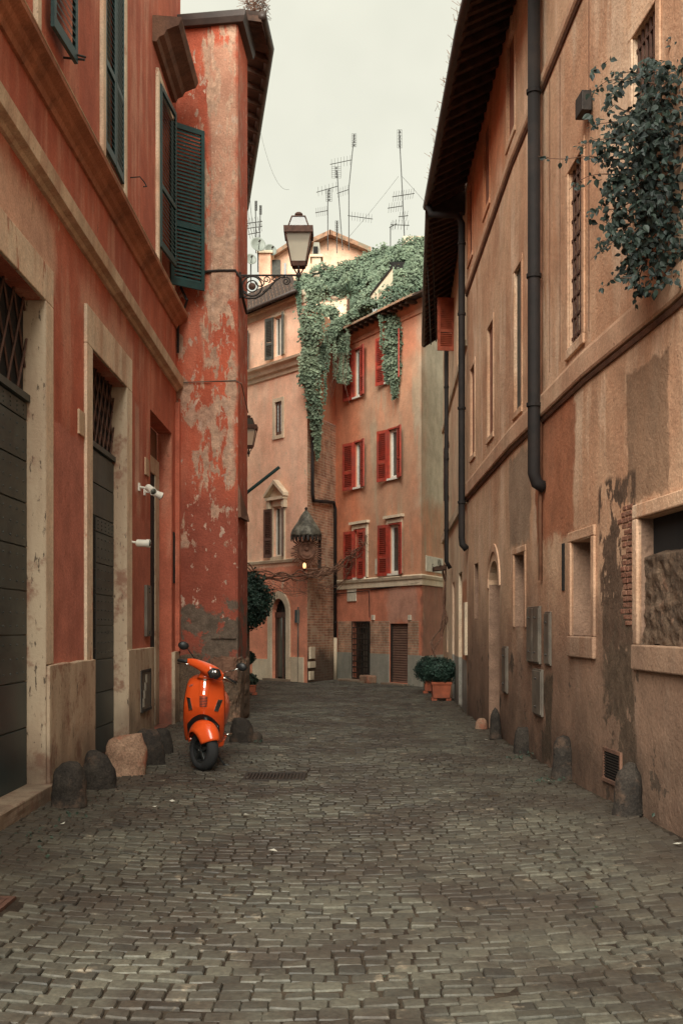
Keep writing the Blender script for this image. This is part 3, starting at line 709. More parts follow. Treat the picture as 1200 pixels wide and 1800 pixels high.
# hood over the third window
m = MB(); moulding(m, WA, SA(268), SA(303), [(0,0),(.06,0),(.09,.06),(.16,.09),(.20,.16),(.30,.20),(.36,.22),(.40,.30),(.40,.33),(0,.36)], 9.55, 9.55); m.obj('window_hood', M['hood'], lb)
# hook, cable
m = MB(); m.tube([WA.p(SA(229), 0, 7.02), WA.p(SA(229), .12, 7.03), WA.p(SA(229)+.05, .17, 6.98), WA.p(SA(229)+.02, .2, 6.92), WA.p(SA(229)-.02, .17, 6.9)], .008, 5); m.obj('shutter_hook', M['iron'], lb)
m = MB(); m.tube([WA.p(SA(112), 0, 6.82), WA.p(SA(112), .2, 6.8)], .012, 5); m.tube([WA.p(SA(110), .12, 6.83), WA.p(SA(113.5), .2, 6.84)], .012, 5); m.obj('shutter_catch', M['iron'], lb)
m = MB(); m.tube([at(313, 620, 17.85), at(313, 548, 17.85), at(325, 540, 17.7), at(329, 528, 17.6), at(318, 505, 17.75)], .022, 6); m.obj('conduit', M['pipe'], lb)
# fittings on the left wall: things
def wall_box(name, W, s0, s1, o1, z0, z1, mat, label, cat, parts=None, o0=.0):
    c = W.p((s0+s1)/2, o0, z0); r = root(name, c, label, cat); m = MB(); m.wbox(W, s0, s1, o0, o1, z0, z1); m.obj('case', mat, r, bevel=.004)
    if parts: parts(r)
    return r
wall_box('sign_plate', WA, SA(136.5), SA(146.5), .02, ZA(141, 765), ZA(141, 722), M['moulding'], 'small cream blank plate on the red wall left of the second portal', 'plate')
wall_box('sign_plate', WA, SA(254), SA(260.5), .02, ZA(257, 836), ZA(257, 806), M['moulding'], 'small cream blank plate above the paired wall cameras', 'plate')
def pan(r):
    for z in (2.0, 1.95, 1.42, 1.4):
        m = MB(); m.lathe([(.014, 0), (.01, .012)], WA.p(SA(257.5), .0406, z), axis=(1,0,0), n=6); m.obj('button', M['iron'], r)
wall_box('entry_phone', WA, SA(253.8), SA(261.5), .04, 1.36, 2.04, M['metal_box'], 'tall narrow grey entry phone panel beside the third doorway', 'entry phone', pan)
def hat(r):
    m = MB(); frame4(m, WA, SA(240), SA(255.5), .43, .90, .035, .075, .0652); m.obj('frame', M['iron'], r)
    m = MB()
    for k in range(4): z = .46+k*.1; m.wbox(WA, SA(242)+k*.07, SA(242)+k*.07+.12, .067, .069, z, z+.11)
    m.obj('sticker_scraps', M['paper'], r)
wall_box('utility_hatch', WA, SA(239), SA(256.5), .066, .40, .93, M['metal_box'], 'dark square utility hatch with torn stickers set in the stone plinth', 'hatch', hat, o0=.05)
def camera(px, py, Y0, dirv, ln, label, r_=.045, yoff=0):
    base = at(px, py, Y0); base.x = -2.6; r = root('security_camera', base, label, 'security camera', 'wall cameras on the red building')
    d = Vector(dirv).normalized(); c = base+V(.14, 0, -.02)
    m = MB(); m.box(base.x, base.x+.02, base.y-.04, base.y+.04, base.z-.05, base.z+.05); m.tube([base+V(.015,0,0), c], .015, 6); m.obj('bracket', M['white'], r)
    m = MB(); m.lathe([(r_*.8, 0), (r_, .01), (r_, ln*.75), (r_*1.12, ln*.76), (r_*1.12, ln), (r_*.9, ln)], c-d*ln*.3, axis=d, n=16); b = m.obj('housing', M['white'], r, smooth=False)
    m = MB(); m.lathe([(r_*.85, 0), (r_*.4, .012), (.001, .014)], c+d*ln*.70, axis=d, n=14); m.obj('lens', M['glass'], b, smooth=True)
camera(247, 856, 14.6, (.45, -.6, -.35), .17, 'white bullet camera angled to the street, nearer of the high pair')
camera(256, 864, 15.0, (.9, .25, -.4), .15, 'white bullet camera turned away from the street beside its twin')
camera(228, 952, 13.95, (1, -.12, -.04), .17, 'lower white bullet camera sticking out beside the second portal')

# ================================================================== PILLAR BUILDING
WB = Path([(-2.6, 17.95), (-1.62, 17.8), (-1.56, 18.9), (-2.75, 29.), (-4.2, 31.)])
pb = root('peeling_building', (-2.1, 18.4, 0), 'projecting red building corner with peeling plaster behind the scooter', 'building')
m = wall_mesh(WB, -.1, 11.0, [], back=-.6, caps=False)
for a, b, c, d in (((-2.6,17.95),(-1.62,17.8),(-1.56,18.9),(-2.6,18.9)), ((-2.6,18.9),(-1.56,18.9),(-2.75,29),(-4.2,31)),): m.quad((*a,11.0),(*b,11.0),(*c,11.0),(*d,11.0))
m.add([(-2.6,18.9,11.0),(-4.2,31,11),(-9,31,11),(-9,18.9,11)], [(0,1,2,3)])
m.obj('wall', M['pillar'], pb)
m = MB(); moulding(m, WB, 0.05, WB.L[2], [(0,-.10),(.1,-.10),(.13,-.02),(.14,.06),(.12,.08),(0,.06)], 11.0, 11.0); m.obj('gutter', M['copper'], pb)
# raised pilaster strip with lighter render, right of the face
m = MB(); m.wbox(WB, WB.L[1]-.42, WB.L[1]-.02, 0, .03, 1.3, 10.9); m.obj('pilaster', M['pillar'], pb)
# eave that follows the bend of the lane
def eave_strip(parent, inner, outer, zi, zo, rafters, mat, matr, name='soffit', th=.06, gut=None, tiles=True):
    """inner/outer plan polylines with heights"""
    def lerp(P, t):
        n = len(P)-1; k = min(n-1, int(t*n)); f = t*n-k; a, b = P[k], P[k+1]; return a[0]+(b[0]-a[0])*f, a[1]+(b[1]-a[1])*f
    m = MB(); N = 24
    for i in range(N):
        t0, t1 = i/N, (i+1)/N; a0, a1, b0, b1 = lerp(inner, t0), lerp(inner, t1), lerp(outer, t0), lerp(outer, t1)
        zi0, zi1, zo0, zo1 = [z[0]+(z[1]-z[0])*t for z in (zi, zo) for t in (t0, t1)]
        m.hexa([(*a0,zi0),(*a1,zi1),(*b1,zo1),(*b0,zo0),(*a0,zi0+th),(*a1,zi1+th),(*b1,zo1+th),(*b0,zo0+th)])
    m.obj(name, mat, parent, merge=False)
    for i in range(rafters):
        t = (i+.5)/rafters; a, b = lerp(inner, t), lerp(outer, t); za_, zb_ = zi[0]+(zi[1]-zi[0])*t, zo[0]+(zo[1]-zo[0])*t
        A, B = V(*a, za_-.05), V(*b, zb_-.045); d = (B-A); B = A+d*.97; sidev = d.cross(V(0,0,1)).normalized()*.04
        q = MB(); q.hexa([A-sidev-V(0,0,.05), B-sidev-V(0,0,.05), B+sidev-V(0,0,.05), A+sidev-V(0,0,.05), A-sidev+V(0,0,.045), B-sidev+V(0,0,.045), B+sidev+V(0,0,.045), A+sidev+V(0,0,.045)])
        q.obj('rafter', matr, parent)
    if gut:
        q = MB(); pts = [V(*lerp(outer, i/N), zo[0]+(zo[1]-zo[0])*i/N+.01) for i in range(N+1)]; q.tube(pts, gut, 10); q.obj('gutter', M['copper'], parent, smooth=True)
eave_strip(pb, [(-1.60,18.1),(-1.56,18.9),(-2.42,26.2)], [(-1.25,18.0),(-1.19,19.0),(-2.2,26.2)], (11.25,11.2), (11.15,11.1), 26, M['wood'], M['wood2'], gut=.07)
m = MB(); m.tube([at(427, 345, 26.2), at(426, 360, 26.3), at(425, 372, 26.4)], .05, 8); m.obj('downspout', M['copper'], pb)
# black cable and conduit across the face, small insulators
m = MB(); m.tube([WB.p(.02,.012,6.95)]+[WB.p(s,.03,z) for s, z in ((.3,7.05),(.7,7.06),(.96,7.05))]+[V(-1.58,17.80,6.95),V(-1.56,17.95,6.7),V(-1.53,18.4,6.55)], .022, 6); m.obj('cable', M['iron'], pb)
m = MB(); m.tube([WB.p(.02,.02,5.33), WB.p(.97,.04,5.33), V(-1.57,17.85,5.3), V(-1.53,18.7,5.0)], .008, 5); m.obj('thin_cable', M['metal_box'], pb)
m = MB(); m.hexa([V(-1.62,17.80,3.2),V(-1.57,17.80,3.2),V(-1.5,18.6,3.2),V(-1.58,18.6,3.2),V(-1.62,17.8,3.75),V(-1.58,17.8,3.62),V(-1.52,18.6,3.3),V(-1.58,18.6,3.4)]); m.obj('broken_render', M['hood'], pb)
# tumbled masonry at the foot
rough_block(WB, WB.L[1]+.0, WB.L[1]+1.2, -.3, .045, -.03, .98, 'foot_stone', M['rubble'], pb, amp=.06)
rough_block(WB, WB.L[1]-.52, WB.L[1]-.004, -.2, .10, -.03, .62, 'foot_stone', M['rubble'], pb, amp=.07)
rough_block(WB, WB.L[1]-.42, WB.L[1]-.002, -.2, .06, .60, 1.02, 'foot_stone', M['hood'], pb, amp=.05)
rough_block(WB, .05, WB.L[1]-.58, -.2, .04, -.03, 1.05, 'foot_stone', M['rubble'], pb, amp=.03)

# ================================================================== RIGHT BUILDING
WR = Path(RW, flip=-1)
rb = root('ochre_building', (2.25, 11.3, 0), 'long ochre pink building with barred windows and dark downpipes', 'building')
sr = WR.sp; zr = WR.zp
N1 = (sr(1215), sr(1125), 1.35, 2.35); N2 = (sr(1042), sr(1006), 1.40, 2.31); N3 = (sr(922.5), sr(904), 1.48, 2.38)
N4 = (sr(877), sr(858.5), 0., 2.42); N5 = (sr(840), sr(833), 1.6, 2.5)
B1 = (sr(1024), sr(1000), 4.22, 5.95); B2 = (sr(1154), sr(1113), 4.5, 6.24)
M1 = (sr(916), sr(904), 4.15, 5.9); M2 = (sr(866.5), sr(857), 4.25, 5.85); M3 = (sr(834), sr(827), 4.3, 5.75)
U1 = (sr(904), sr(891), 7.72, 9.0); U2 = (sr(860), sr(850), 7.7, 8.95); U3 = (sr(830), sr(823), 7.65, 8.85)
opsR = [(*N1, .34, True), (*N2, .22), (*N3, .2), (*N4, .3, False), (*N5, .15)] + [(*b, .16, False) for b in (B1, B2)] + [(*b, .12) for b in (M1, M2, M3, U1, U2, U3)]
wall_mesh(WR, -.1, 9.75, opsR).obj('wall', M['right_wall'], rb)
def frames(lst, w_, o, name, bottom=True, wb=None):
    for q in lst: m = MB(); frame4(m, WR, q[0]-.0, q[1]+.0, q[2], q[3], w_, o, bottom=bottom, wb=wb); m.obj(name, M['right_wall'], rb, bevel=.012)
frames([N1], .115, .035, 'niche_surround', wb=.2); frames([N2], .10, .03, 'niche_surround', wb=.2); frames([N3], .08, .02, 'niche_surround', bottom=False); frames([B1, B2], .10, .02, 'window_surround')
frames([M1, M2, M3, U1, U2, U3], .08, .012, 'window_surround')
M['lining'] = plaster('dark_niche_render', (.30,.19,.13,1), (.20,.125,.088,1), (.24,.15,.10,1), big=1.6, bump=.7)  # rough dark render of one niche; in the others its tone paints recess shade
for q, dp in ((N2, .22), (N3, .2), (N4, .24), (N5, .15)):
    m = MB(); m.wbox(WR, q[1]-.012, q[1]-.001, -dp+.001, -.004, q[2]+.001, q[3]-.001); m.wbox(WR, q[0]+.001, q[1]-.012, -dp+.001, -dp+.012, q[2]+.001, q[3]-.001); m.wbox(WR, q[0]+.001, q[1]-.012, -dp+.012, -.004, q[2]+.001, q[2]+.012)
    m.obj('dark_niche_lining', M['lining'], rb)
m = MB(); m.wbox(WR, N1[1]-.012, N1[1]-.001, -.33, -.004, 1.351, 2.349); m.obj('dark_niche_lining', M['lining'], rb)  # same dark skin, recess shade put into the colour of the far reveal
# stone fill of the blocked window
s0, s1 = N1[0], N1[1]
m = MB()
def fn(u, v):
    p = WR.p(s0+(s1-s0)*u, 0, 1.35+.78*v); d = -.022+.022*noise.noise(p*4)+.024*noise.noise(p*11)+.012*noise.noise(p*30); d -= (.30*(v-.86)/.14 if v > .86 else 0)
    return WR.p(s0+(s1-s0)*u, max(d, -.34), 1.35+.80*v+.05*noise.noise(V(u*5, 2, 1)))
m.grid(fn, 60, 50); m.obj('stone_infill', M['rubble'], rb, smooth=True, recalc=True)
m = MB(); m.wbox(WR, s0+.002, s1-.002, -.12, -.10, 1.9, 2.348); m.obj('gap_shade_sheet', M['void'], rb)  # near-black sheet before the real back, shade of the gap put into colour
# arch heads
def arch_fill(W, s0, s1, zs, zt, o0, o1, n=10):
    """spandrels that turn a square head into a round one"""
    m = MB(); c = (s0+s1)/2; r = (s1-s0)/2; hh = zt-zs
    for k in range(n):
        a0, a1 = pi*k/n, pi*(k+1)/n
        x0, x1 = c-r*cos(a0), c-r*cos(a1); y0, y1 = zs+hh*sin(a0), zs+hh*sin(a1)
        m.hexa([W.p(x0,o0,y0),W.p(x1,o0,y1),W.p(x1,o1,y1),W.p(x0,o1,y0),W.p(x0,o0,zt+.001),W.p(x1,o0,zt+.001),W.p(x1,o1,zt+.001),W.p(x0,o1,zt+.001)])
    return m
arch_fill(WR, N4[0], N4[1], 2.05, 2.42, -.3, .003).obj('arch_head', M['right_wall'], rb)
m = MB(); m.wbox(WR, N4[0], N4[1], -.3, -.26, 0, 2.42); m.obj('arched_door', M['brownshutter'], rb)
m = MB(); c = (N4[0]+N4[1])/2; r_ = (N4[1]-N4[0])/2+.12
for k in range(12):
    a0, a1 = pi*k/12, pi*(k+1)/12; ri = r_-.12
    P = lambda r, a, o: WR.p(c-r*cos(a), o, 2.05+(r*.9)*sin(a))
    m.hexa([P(ri,a0,0),P(ri,a1,0),P(ri,a1,.02),P(ri,a0,.02),P(r_,a0,0),P(r_,a1,0),P(r_,a1,.02),P(r_,a0,.02)])
m.obj('arch_surround', M['band'], rb)
# iron bars
for (q, nv, nh) in ((B1, 4, 9), (B2, 6, 8)):
    gr = root('window_grille', WR.p((q[0]+q[1])/2, 0, q[2]), 'rusty iron bars over the tall window %s' % ('left of the hanging vine' if q is B1 else 'half hidden behind the hanging vine'), 'window grille', 'barred windows of the ochre building')
    for k in range(nv): m = MB(); s_ = q[0]+(q[1]-q[0])*(k+.5)/nv; m.tube([WR.p(s_, -.03, q[2]), WR.p(s_, -.03, q[3])], .013, 5); m.obj('bar', M['rust'], gr)
    for k in range(nh): m = MB(); z = q[2]+(q[3]-q[2])*(k+.5)/nh; m.wbox(WR, q[0], q[1], -.045, -.02, z-.012, z+.012); m.obj('bar', M['rust'], gr)
    m = MB(); m.wbox(WR, q[0], q[1], -.16, -.12, q[2], q[3]); m.obj('dark_glass', M['glass'], rb)
M['faded_shutter'] = simple('faded_blind', (.26,.11,.065,1), .8, .3, 6)
for q in (M1, M2, M3, U1, U2, U3): m = MB(); m.wbox(WR, q[0]+.001, q[1]-.001, -.11, -.03, q[2]+.001, q[3]-.001); m.obj('blind', M['greyshutter'] if q is M1 else M['faded_shutter'], rb)
# string courses
m = MB(); e = WR.L[-1]-.001
moulding(m, WR, .01, e, [(0,-.0),(.045,0),(.055,.02),(.055,.20),(.045,.235),(0,.24)], 3.90, 3.68); m.obj('string_course', M['band'], rb)
m = MB(); moulding(m, WR, .01, e, [(0,-.045),(.02,-.045),(.035,-.01),(.02,0),(0,0)], 3.89, 3.67); m.obj('string_course_lip', M['hood'], rb)
m = MB(); moulding(m, WR, .01, e, [(0,0),(.03,.0),(.045,.03),(.045,.11),(.03,.14),(0,.14)], 7.62, 7.18); m.obj('upper_string_course', M['band'], rb)
m = MB(); moulding(m, WR, .01, e, [(0,-.035),(.018,-.035),(.03,-.01),(0,-.005)], 7.61, 7.17); m.obj('upper_string_lip', M['hood'], rb)
for px in (966, 984, 1035): 
    m = MB(); s_ = sr(px); m.wbox(WR, s_, s_+.015, -.001, .004, 4.2, 7.3); m.obj('plaster_joint', M['hood'], rb)
# eaves
eave_strip(rb, [(2.63,3.2),(2.42,8.3),(2.26,10.5),(2.15,14.3),(2.15,20.0)], [(2.0,3.2),(1.80,8.3),(1.62,10.5),(1.5,14.3),(1.5,20.0)], (9.6,9.2), (9.45,8.85), 70, M['wood'], M['wood2'], gut=.075)
# brick patch
bk = MB(); bk.wbox(WR, 0, .2, 0, .045, 0, .042); 
for r_ in range(20):
    z = 1.50+r_*.050
    s_ = sr(1113)+random.uniform(0,.05); e_ = sr(1113)+random.uniform(.16,.30)
    while s_ < e_:
        l_ = random.uniform(.08,.16); q = MB(); q.wbox(WR, s_, s_+l_, -.01, .002+random.uniform(0,.008), z+random.uniform(-.003,.003), z+.041); q.obj('brick', M['loose_brick'], rb, bevel=.007); s_ += l_+.008
m = MB()
def fn(u, v): s_ = sr(1114)+.34*u; z = 1.48+1.18*v; p = WR.p(s_, 0, z); e_ = min(u, 1-u, v*2, (1-v)*2); return WR.p(s_, (.006+.01*noise.noise(p*20)) if e_ > .06 else -.01, z)
m = MB(); m.box(1.56, 2.6, 19.95, 20.1, 8.75, 9.35); m.add([(1.56,20.1,8.9),(2.6,20.1,8.9),(2.6,20.1,9.7),(1.56,19.9,9.0)], [(0,1,2,3)]); m.obj('gable_board', M['wood'], rb)
# pipes
def downpipe(pts, r, mat, label, clamps=()):
    ro = root('downpipe', (pts[-1].x, pts[-1].y, 0), label, 'downpipe'); m = MB(); m.tube(pts, r, 12); b = m.obj('pipe', mat, ro, smooth=True)
    for c in clamps: m = MB(); m.tube([c-V(0,0,.02), c+V(0,0,.02)], r*1.22, 12); m.obj('clamp', mat, ro)
    return ro
s_ = sr(957); q = WR.p(s_, .12, 0); 
downpipe([V(q.x,q.y,9.2), V(q.x,q.y,3.15), V(q.x+.03,q.y,3.05), V(q.x+.12,q.y,3.0)], .068, M['pipe'], 'thick dark brown downpipe ending in mid wall on the ochre building', [V(q.x,q.y,z) for z in (3.9,5.3,7.3,8.6)])
s_ = sr(953)-.02; q2 = WR.p(s_, .03, 0); downpipe([V(q2.x,q2.y,8.9), V(q2.x,q2.y,2.0)], .022, M['pipe_tan'], 'thin tan conduit running beside the thick downpipe')
q3 = V(2.04, 19.35, 0)
downpipe([V(1.5,19.8,8.85), V(1.55,19.7,8.62), V(1.98,19.45,8.52), V(2.04,19.35,8.35), V(2.04,19.35,3.0), V(2.05,19.32,2.88), V(2.12,19.3,2.8)], .058, M['pipe'], 'long black downpipe with a curved foot at the end of the ochre building', [V(2.04,19.35,z) for z in (3.6,5.2,6.8,8.0)])
def cabinet(px0, px1, y0, y1, pxr, label, split=0, thick=.028, lock=True):
    s0, s1 = sr(px1), sr(px0); z0, z1 = zr(pxr, y1), zr(pxr, y0)
    r = root('meter_cabinet', WR.p((s0+s1)/2, 0, z0), label, 'meter cabinet', 'grey cabinets on the ochre building'); m = MB(); m.wbox(WR, s0, s1, 0, thick, z0, z1); m.obj('case', M['metal_box'], r, bevel=.005)
    k = 2 if split else 1
    for i in range(k):
        a, b = s0+(s1-s0)*i/k+.012, s0+(s1-s0)*(i+1)/k-.012; m = MB(); m.wbox(WR, a, b, thick, thick+.012, z0+.02, z1-.02); d = m.obj('door', M['metal_box'], r, bevel=.003)
        for zf in (.2, .8):
            m = MB(); m.lathe([(.012, 0), (.009, .02)], WR.p((a+b)/2, thick+.012, z0+(z1-z0)*zf), axis=tuple(WR.frame(s0)[2])+(0,), n=6); m.obj('screw', M['iron'], d)
cabinet(930, 951, 1066, 1166, 940, 'wide grey double meter cabinet on the ochre wall', 1)
cabinet(940, 955, 1176, 1258, 948, 'low grey meter cabinet under the double one')
cabinet(959.5, 969, 1075, 1170, 965, 'tall narrow grey cabinet right of the double one', thick=.02)
cabinet(886, 893, 1136, 1218, 890, 'small slim cabinet beside the arched doorway')
m = MB(); m.wbox(WR, sr(992), sr(988), .001, .01, zr(990,1038), zr(990,955)); m.obj('slot', M['void'], rb)
# cellar vent
vg = root('cellar_vent', WR.p((sr(1062)+sr(1093))/2, 0, .2), 'dark louvred cellar vent low in the ochre wall', 'vent')
s0, s1 = sr(1093), sr(1062); z0, z1 = zr(1078, 1378), zr(1078, 1318)
m = MB(); frame4(m, WR, s0+.03, s1-.03, z0+.03, z1-.03, .03, .02); m.obj('frame', M['hood'], vg)
m = MB(); m.wbox(WR, s0+.03, s1-.03, .001, .004, z0+.03, z1-.03); m.obj('back', M['void'], vg)
for k in range(9): z = z0+.05+(z1-z0-.08)*k/9; m = MB(); m.wbox(WR, s0+.03, s1-.03, .005, .018, z, z+.008); m.obj('slat', M['iron'], vg)
# small wall lamp box high on the wall
p = WR.p(sr(1043), 0, zr(1043,195)); bl = root('wall_lamp', p, 'small dark boxy lamp high on the ochre wall beside the vine', 'wall lamp')
m = MB(); s_ = sr(1043); m.wbox(WR, s_, s_+.22, .02, .11, zr(1043,193), zr(1043,158)); m.obj('case', M['iron'], bl, bevel=.005)
m = MB(); m.wbox(WR, s_+.05, s_+.15, 0, .02, zr(1043,193)+.03, zr(1043,158)-.03); m.obj('bracket', M['iron'], bl)

# ---------------- farther right building
WR2 = Path(RW2, flip=-1)
r2 = root('cream_building', (2.3, 23.5, 0), 'far cream building with orange doorway and grey dado behind the planters', 'building')
t = WR2.sp
ops = [(t(811.5), t(805.5), 0., 2.5, .12, False), (t(798), t(794.5), 0, 2.4, .12, False), (t(815), t(811.8), 4.3, 5.6, .1), (t(808), t(803), 6.3, 7.6, .1), (t(789), t(786), 4.4, 5.6, .1), (t(787),t(785),.9,1.7,.1,False)]
wall_mesh(WR2, -.1, 9.1, ops).obj('wall', M['far_right'], r2)
m = MB(); m.wbox(WR2, ops[0][0], ops[0][1], -.12, -.09, 0, 2.5); m.obj('door', M['greydado'], r2)
m = MB(); m.wbox(WR2, ops[1][0], ops[1][1], -.12, -.09, 0, 2.4); m.obj('door', M['orangeshutter'], r2)
m = MB(); m.wbox(WR2, ops[5][0], ops[5][1], -.12, -.09, .9, 1.7); m.obj('niche', M['void'], r2)
m = MB(); moulding(m, WR2, .01, WR2.L[-1]-.01, [(0,0),(.05,.01),(.06,.16),(0,.2)], 3.6, 3.5); m.obj('string_course', M['cream'], r2)
m = MB(); moulding(m, WR2, .01, WR2.L[-1]-.01, [(0,0),(.04,.01),(.05,.1),(0,.12)], 6.3, 6.2); m.obj('upper_string_course', M['cream'], r2)
p = WR2.p(t(797), 0, 7.0)
sg = shutter(r2, (p.x+.02, p.y), (at(768, 600, p.y).x, p.y-.05), wzz:=CH+(HY-617)*p.y/FP, CH+(HY-524)*p.y/FP, M['orangeshutter'], ns=24)
for px in (789, 786):
    q = WR2.p(t(px), .05, 0); shutter(r2, (q.x, q.y), (q.x+.02, q.y+.5), 4.4, 5.6, M['brownshutter'], ns=12)
eave_strip(r2, [(2.15,20.0),(2.27,22.5),(2.47,27.4)], [(1.53,20.0),(1.70,23.),(1.97,27.2)], (9.0,8.55), (8.8,8.2), 26, M['wood'], M['wood2'], gut=.06)
q = WR2.p(t(795), .05, 0); downpipe([V(q.x-.08,q.y,8.2), V(q.x-.08,q.y,2.85), V(q.x,q.y,2.7)], .045, M['pipe'], 'thin dark downpipe on the far cream building', [V(q.x-.08,q.y,z) for z in (3.5,5.,6.5)])
m = MB(); m.tube([at(757,380,20.3), at(766,600,22.5)], .012, 5); m.tube([at(749,420,22.), at(757,606,22.6)], .012, 5); m.obj('hanging_wire', M['iron'], r2)
m = MB(); m.wbox(WR2, t(822)+.1, t(818.6), .0, .05, 1.0, 1.9); m.obj('service_box', M['cream'], r2)

# ================================================================== PEACH BUILDING (left end)
def ext(a, b, k): return (b[0]+(b[0]-a[0])*k, b[1]+(b[1]-a[1])*k)
C0, C1 = (-.9, 30.), (-2.75, 32.4); WC = Path([ext(C0, C1, .8), C0])
cb = root('peach_building', (-2., 31.2, 0), 'peach building with an arched doorway at the end of the street', 'building')
c = WC.sp; zc = WC.zp
k1 = (c(481), c(497), 1, 1); 
AD = (c(478.5), c(504.5)); 
opsC = [(c(482), c(497), zc(488,626), zc(488,556), .15, False), (c(484), c(496), zc(490,765), zc(490,706), .06, False), (c(481), c(498), zc(490,978), zc(490,890), .15, False), (AD[0], AD[1], 0., zc(492,1052), .16, False),
        (c(431), c(434), zc(432,655), zc(432,585), .1, False)]
m = wall_mesh(WC, -.1, 10.35, opsC, caps=False); A0 = WC.p(0,0,0); m.add([(A0.x,A0.y,10.35),(*C0,10.35),(C0[0]-.2,34,10.35),(A0.x-.3,38.5,10.35)], [(0,1,2,3)])
m.quad((C0[0],C0[1],9.9),(C0[0],C0[1],10.35),(C0[0]-.2,34,10.35),(C0[0]-.2,34,9.9)); m.obj('wall', M['peach'], cb)
sa, sb = 1.0, WC.L[-1]
m = MB(); moulding(m, WC, sa, sb, [(0,0),(.04,.01),(.06,.1),(.12,.14),(.16,.24),(.24,.3),(.26,.36),(0,.42)], zc(480,664)-.02, zc(480,664)-.02); m.obj('cornice', M['cream'], cb)
m = MB(); moulding(m, WC, sa, sb, [(0,0),(.03,.0),(.04,.14),(.09,.18),(.12,.3),(0,.3)], 10.05, 10.05); m.obj('roof_cornice', M['cream'], cb)
m = MB(); moulding(m, WC, sa, sb, [(0,0),(.05,.01),(.07,.08),(0,.1)], zc(490,990), zc(490,990)); m.obj('sill_band', M['cream'], cb)
# roof with tiles
e0, e1 = WC.p(0,.32,10.20), WC.p(sb,.32,10.27)
m = MB(); h0, h1 = e0+V(-.3,3.4,1.5), e1+V(-.3,3.4,1.5)
m.hexa([e0-V(0,0,.07), e1-V(0,0,.07), h1-V(0,0,.07), h0-V(0,0,.07), e0, e1, h1, h0]); m.obj('roof', M['wood'], cb)
tm = MB(); tm.lathe([(.075, 0), (.06, .42)], (0,0,0), axis=(0,1,0), n=6, a0=0, a1=pi, cap=False); tme = tm.mesh('tile', recalc=True); tme.materials.append(M['tile'])
def tile_field(parent, e0, e1, h0, h1, nx, ny, up=.0, skip=None):
    o = ORG[parent.name]
    for i in range(nx):
        for j in range(ny):
            if skip and skip(i, j): continue
            u = (i+.5)/nx; v = j/ny; a = e0.lerp(e1, u); b = h0.lerp(h1, u); p = a.lerp(b, v); d = (b-a).normalized(); x = (e1-e0).normalized(); z = x.cross(d).normalized()
            if z.z < 0: z = -z; 
            x = d.cross(z); mt = Matrix((x, d, z)).transposed().to_4x4(); mt.translation = p-o+z*.01+V(0,0,.004*j%.01); 
            mt = mt @ Matrix.Rotation(random.uniform(-.05,.05), 4, 'Z'); inst(tme, 'tile', parent, mt)
tile_field(cb, e0.lerp(e1,.30), e1, h0.lerp(h1,.30), h1, 22, 6)
m = MB(); m.tube([WC.p(.5,.38,10.22), WC.p(sb,.38,10.27)], .05, 8); m.obj('gutter', M['copper'], cb, smooth=True)
# windows
q = opsC[0]; sash(cb, WC, q[0], q[1], q[2], q[3], .12, M['white'], curtain=True)
def lp(W, s, o): p = W.p(s, o, 0); return (p.x, p.y)
shutter(cb, lp(WC, q[0]-.0, .03), lp(WC, q[0]-.30, .10), q[2]-.05, q[3], M['greyshutter'], ns=22)
shutter(cb, lp(WC, q[1]+.0, .03), lp(WC, q[1]+.22, .16), q[2]-.05, q[3], M['greyshutter'], ns=22)
m = MB(); frame4(m, WC, q[0]-.02, q[1]+.02, q[2], q[3], .09, .03, bottom=False); m.obj('window_surround', M['cream'], cb)
q = opsC[4]; shutter(cb, lp(WC, q[1], .03), lp(WC, q[1]+.2, .1), q[2], q[3], M['greyshutter'], ns=20)
q = opsC[1]; m = MB(); frame4(m, WC, q[0], q[1], q[2], q[3], .10, .03); m.obj('window_surround', M['cream'], cb); shutter(cb, lp(WC, q[0]+.01, -.03), lp(WC, (q[0]+q[1])/2, -.03), q[2], q[3], M['brownshutter'], ns=20, mid=False); shutter(cb, lp(WC, (q[0]+q[1])/2, -.03), lp(WC, q[1]-.01, -.03), q[2], q[3], M['brownshutter'], ns=20, mid=False)
q = opsC[2]; m = MB(); frame4(m, WC, q[0], q[1], q[2], q[3], .10, .04, wt=.16); m.obj('window_surround', M['cream'], cb)
sash(cb, WC, q[0], q[1], q[2], q[3], .12, M['white'], curtain=True); shutter(cb, lp(WC, q[0]-.02, .03), lp(WC, q[0]-.36, .08), q[2]-.02, q[3]-.05, M['brownshutter'], ns=24); shutter(cb, lp(WC, q[1]+.02, .03), lp(WC, q[1]+.16, .14), q[2]-.02, q[3]-.05, M['brownshutter'], ns=24)
# pediment
mz = (q[0]+q[1])/2; hw = (q[1]-q[0])/2+.2; zt = q[3]+.17
m = MB(); m.wbox(WC, mz-hw, mz+hw, 0, .16, zt, zt+.08)
for sg_ in (-1, 1):
    a, b = mz+sg_*(hw+.04), mz
    m.hexa([WC.p(a,0,zt+.08),WC.p(b,0,zt+.44),WC.p(b,.18,zt+.44),WC.p(a,.18,zt+.08),WC.p(a,0,zt+.17),WC.p(b,0,zt+.55),WC.p(b,.18,zt+.55),WC.p(a,.18,zt+.17)])
m.add([WC.p(mz-hw,.03,zt+.08), WC.p(mz+hw,.03,zt+.08), WC.p(mz,.03,zt+.46)], [(0,1,2)])
m.wbox(WC, mz-hw+.02, mz-hw+.14, .0, .12, zt-.22, zt); m.wbox(WC, mz+hw-.14, mz+hw-.02, .0, .12, zt-.22, zt); m.obj('pediment', M['cream'], cb)
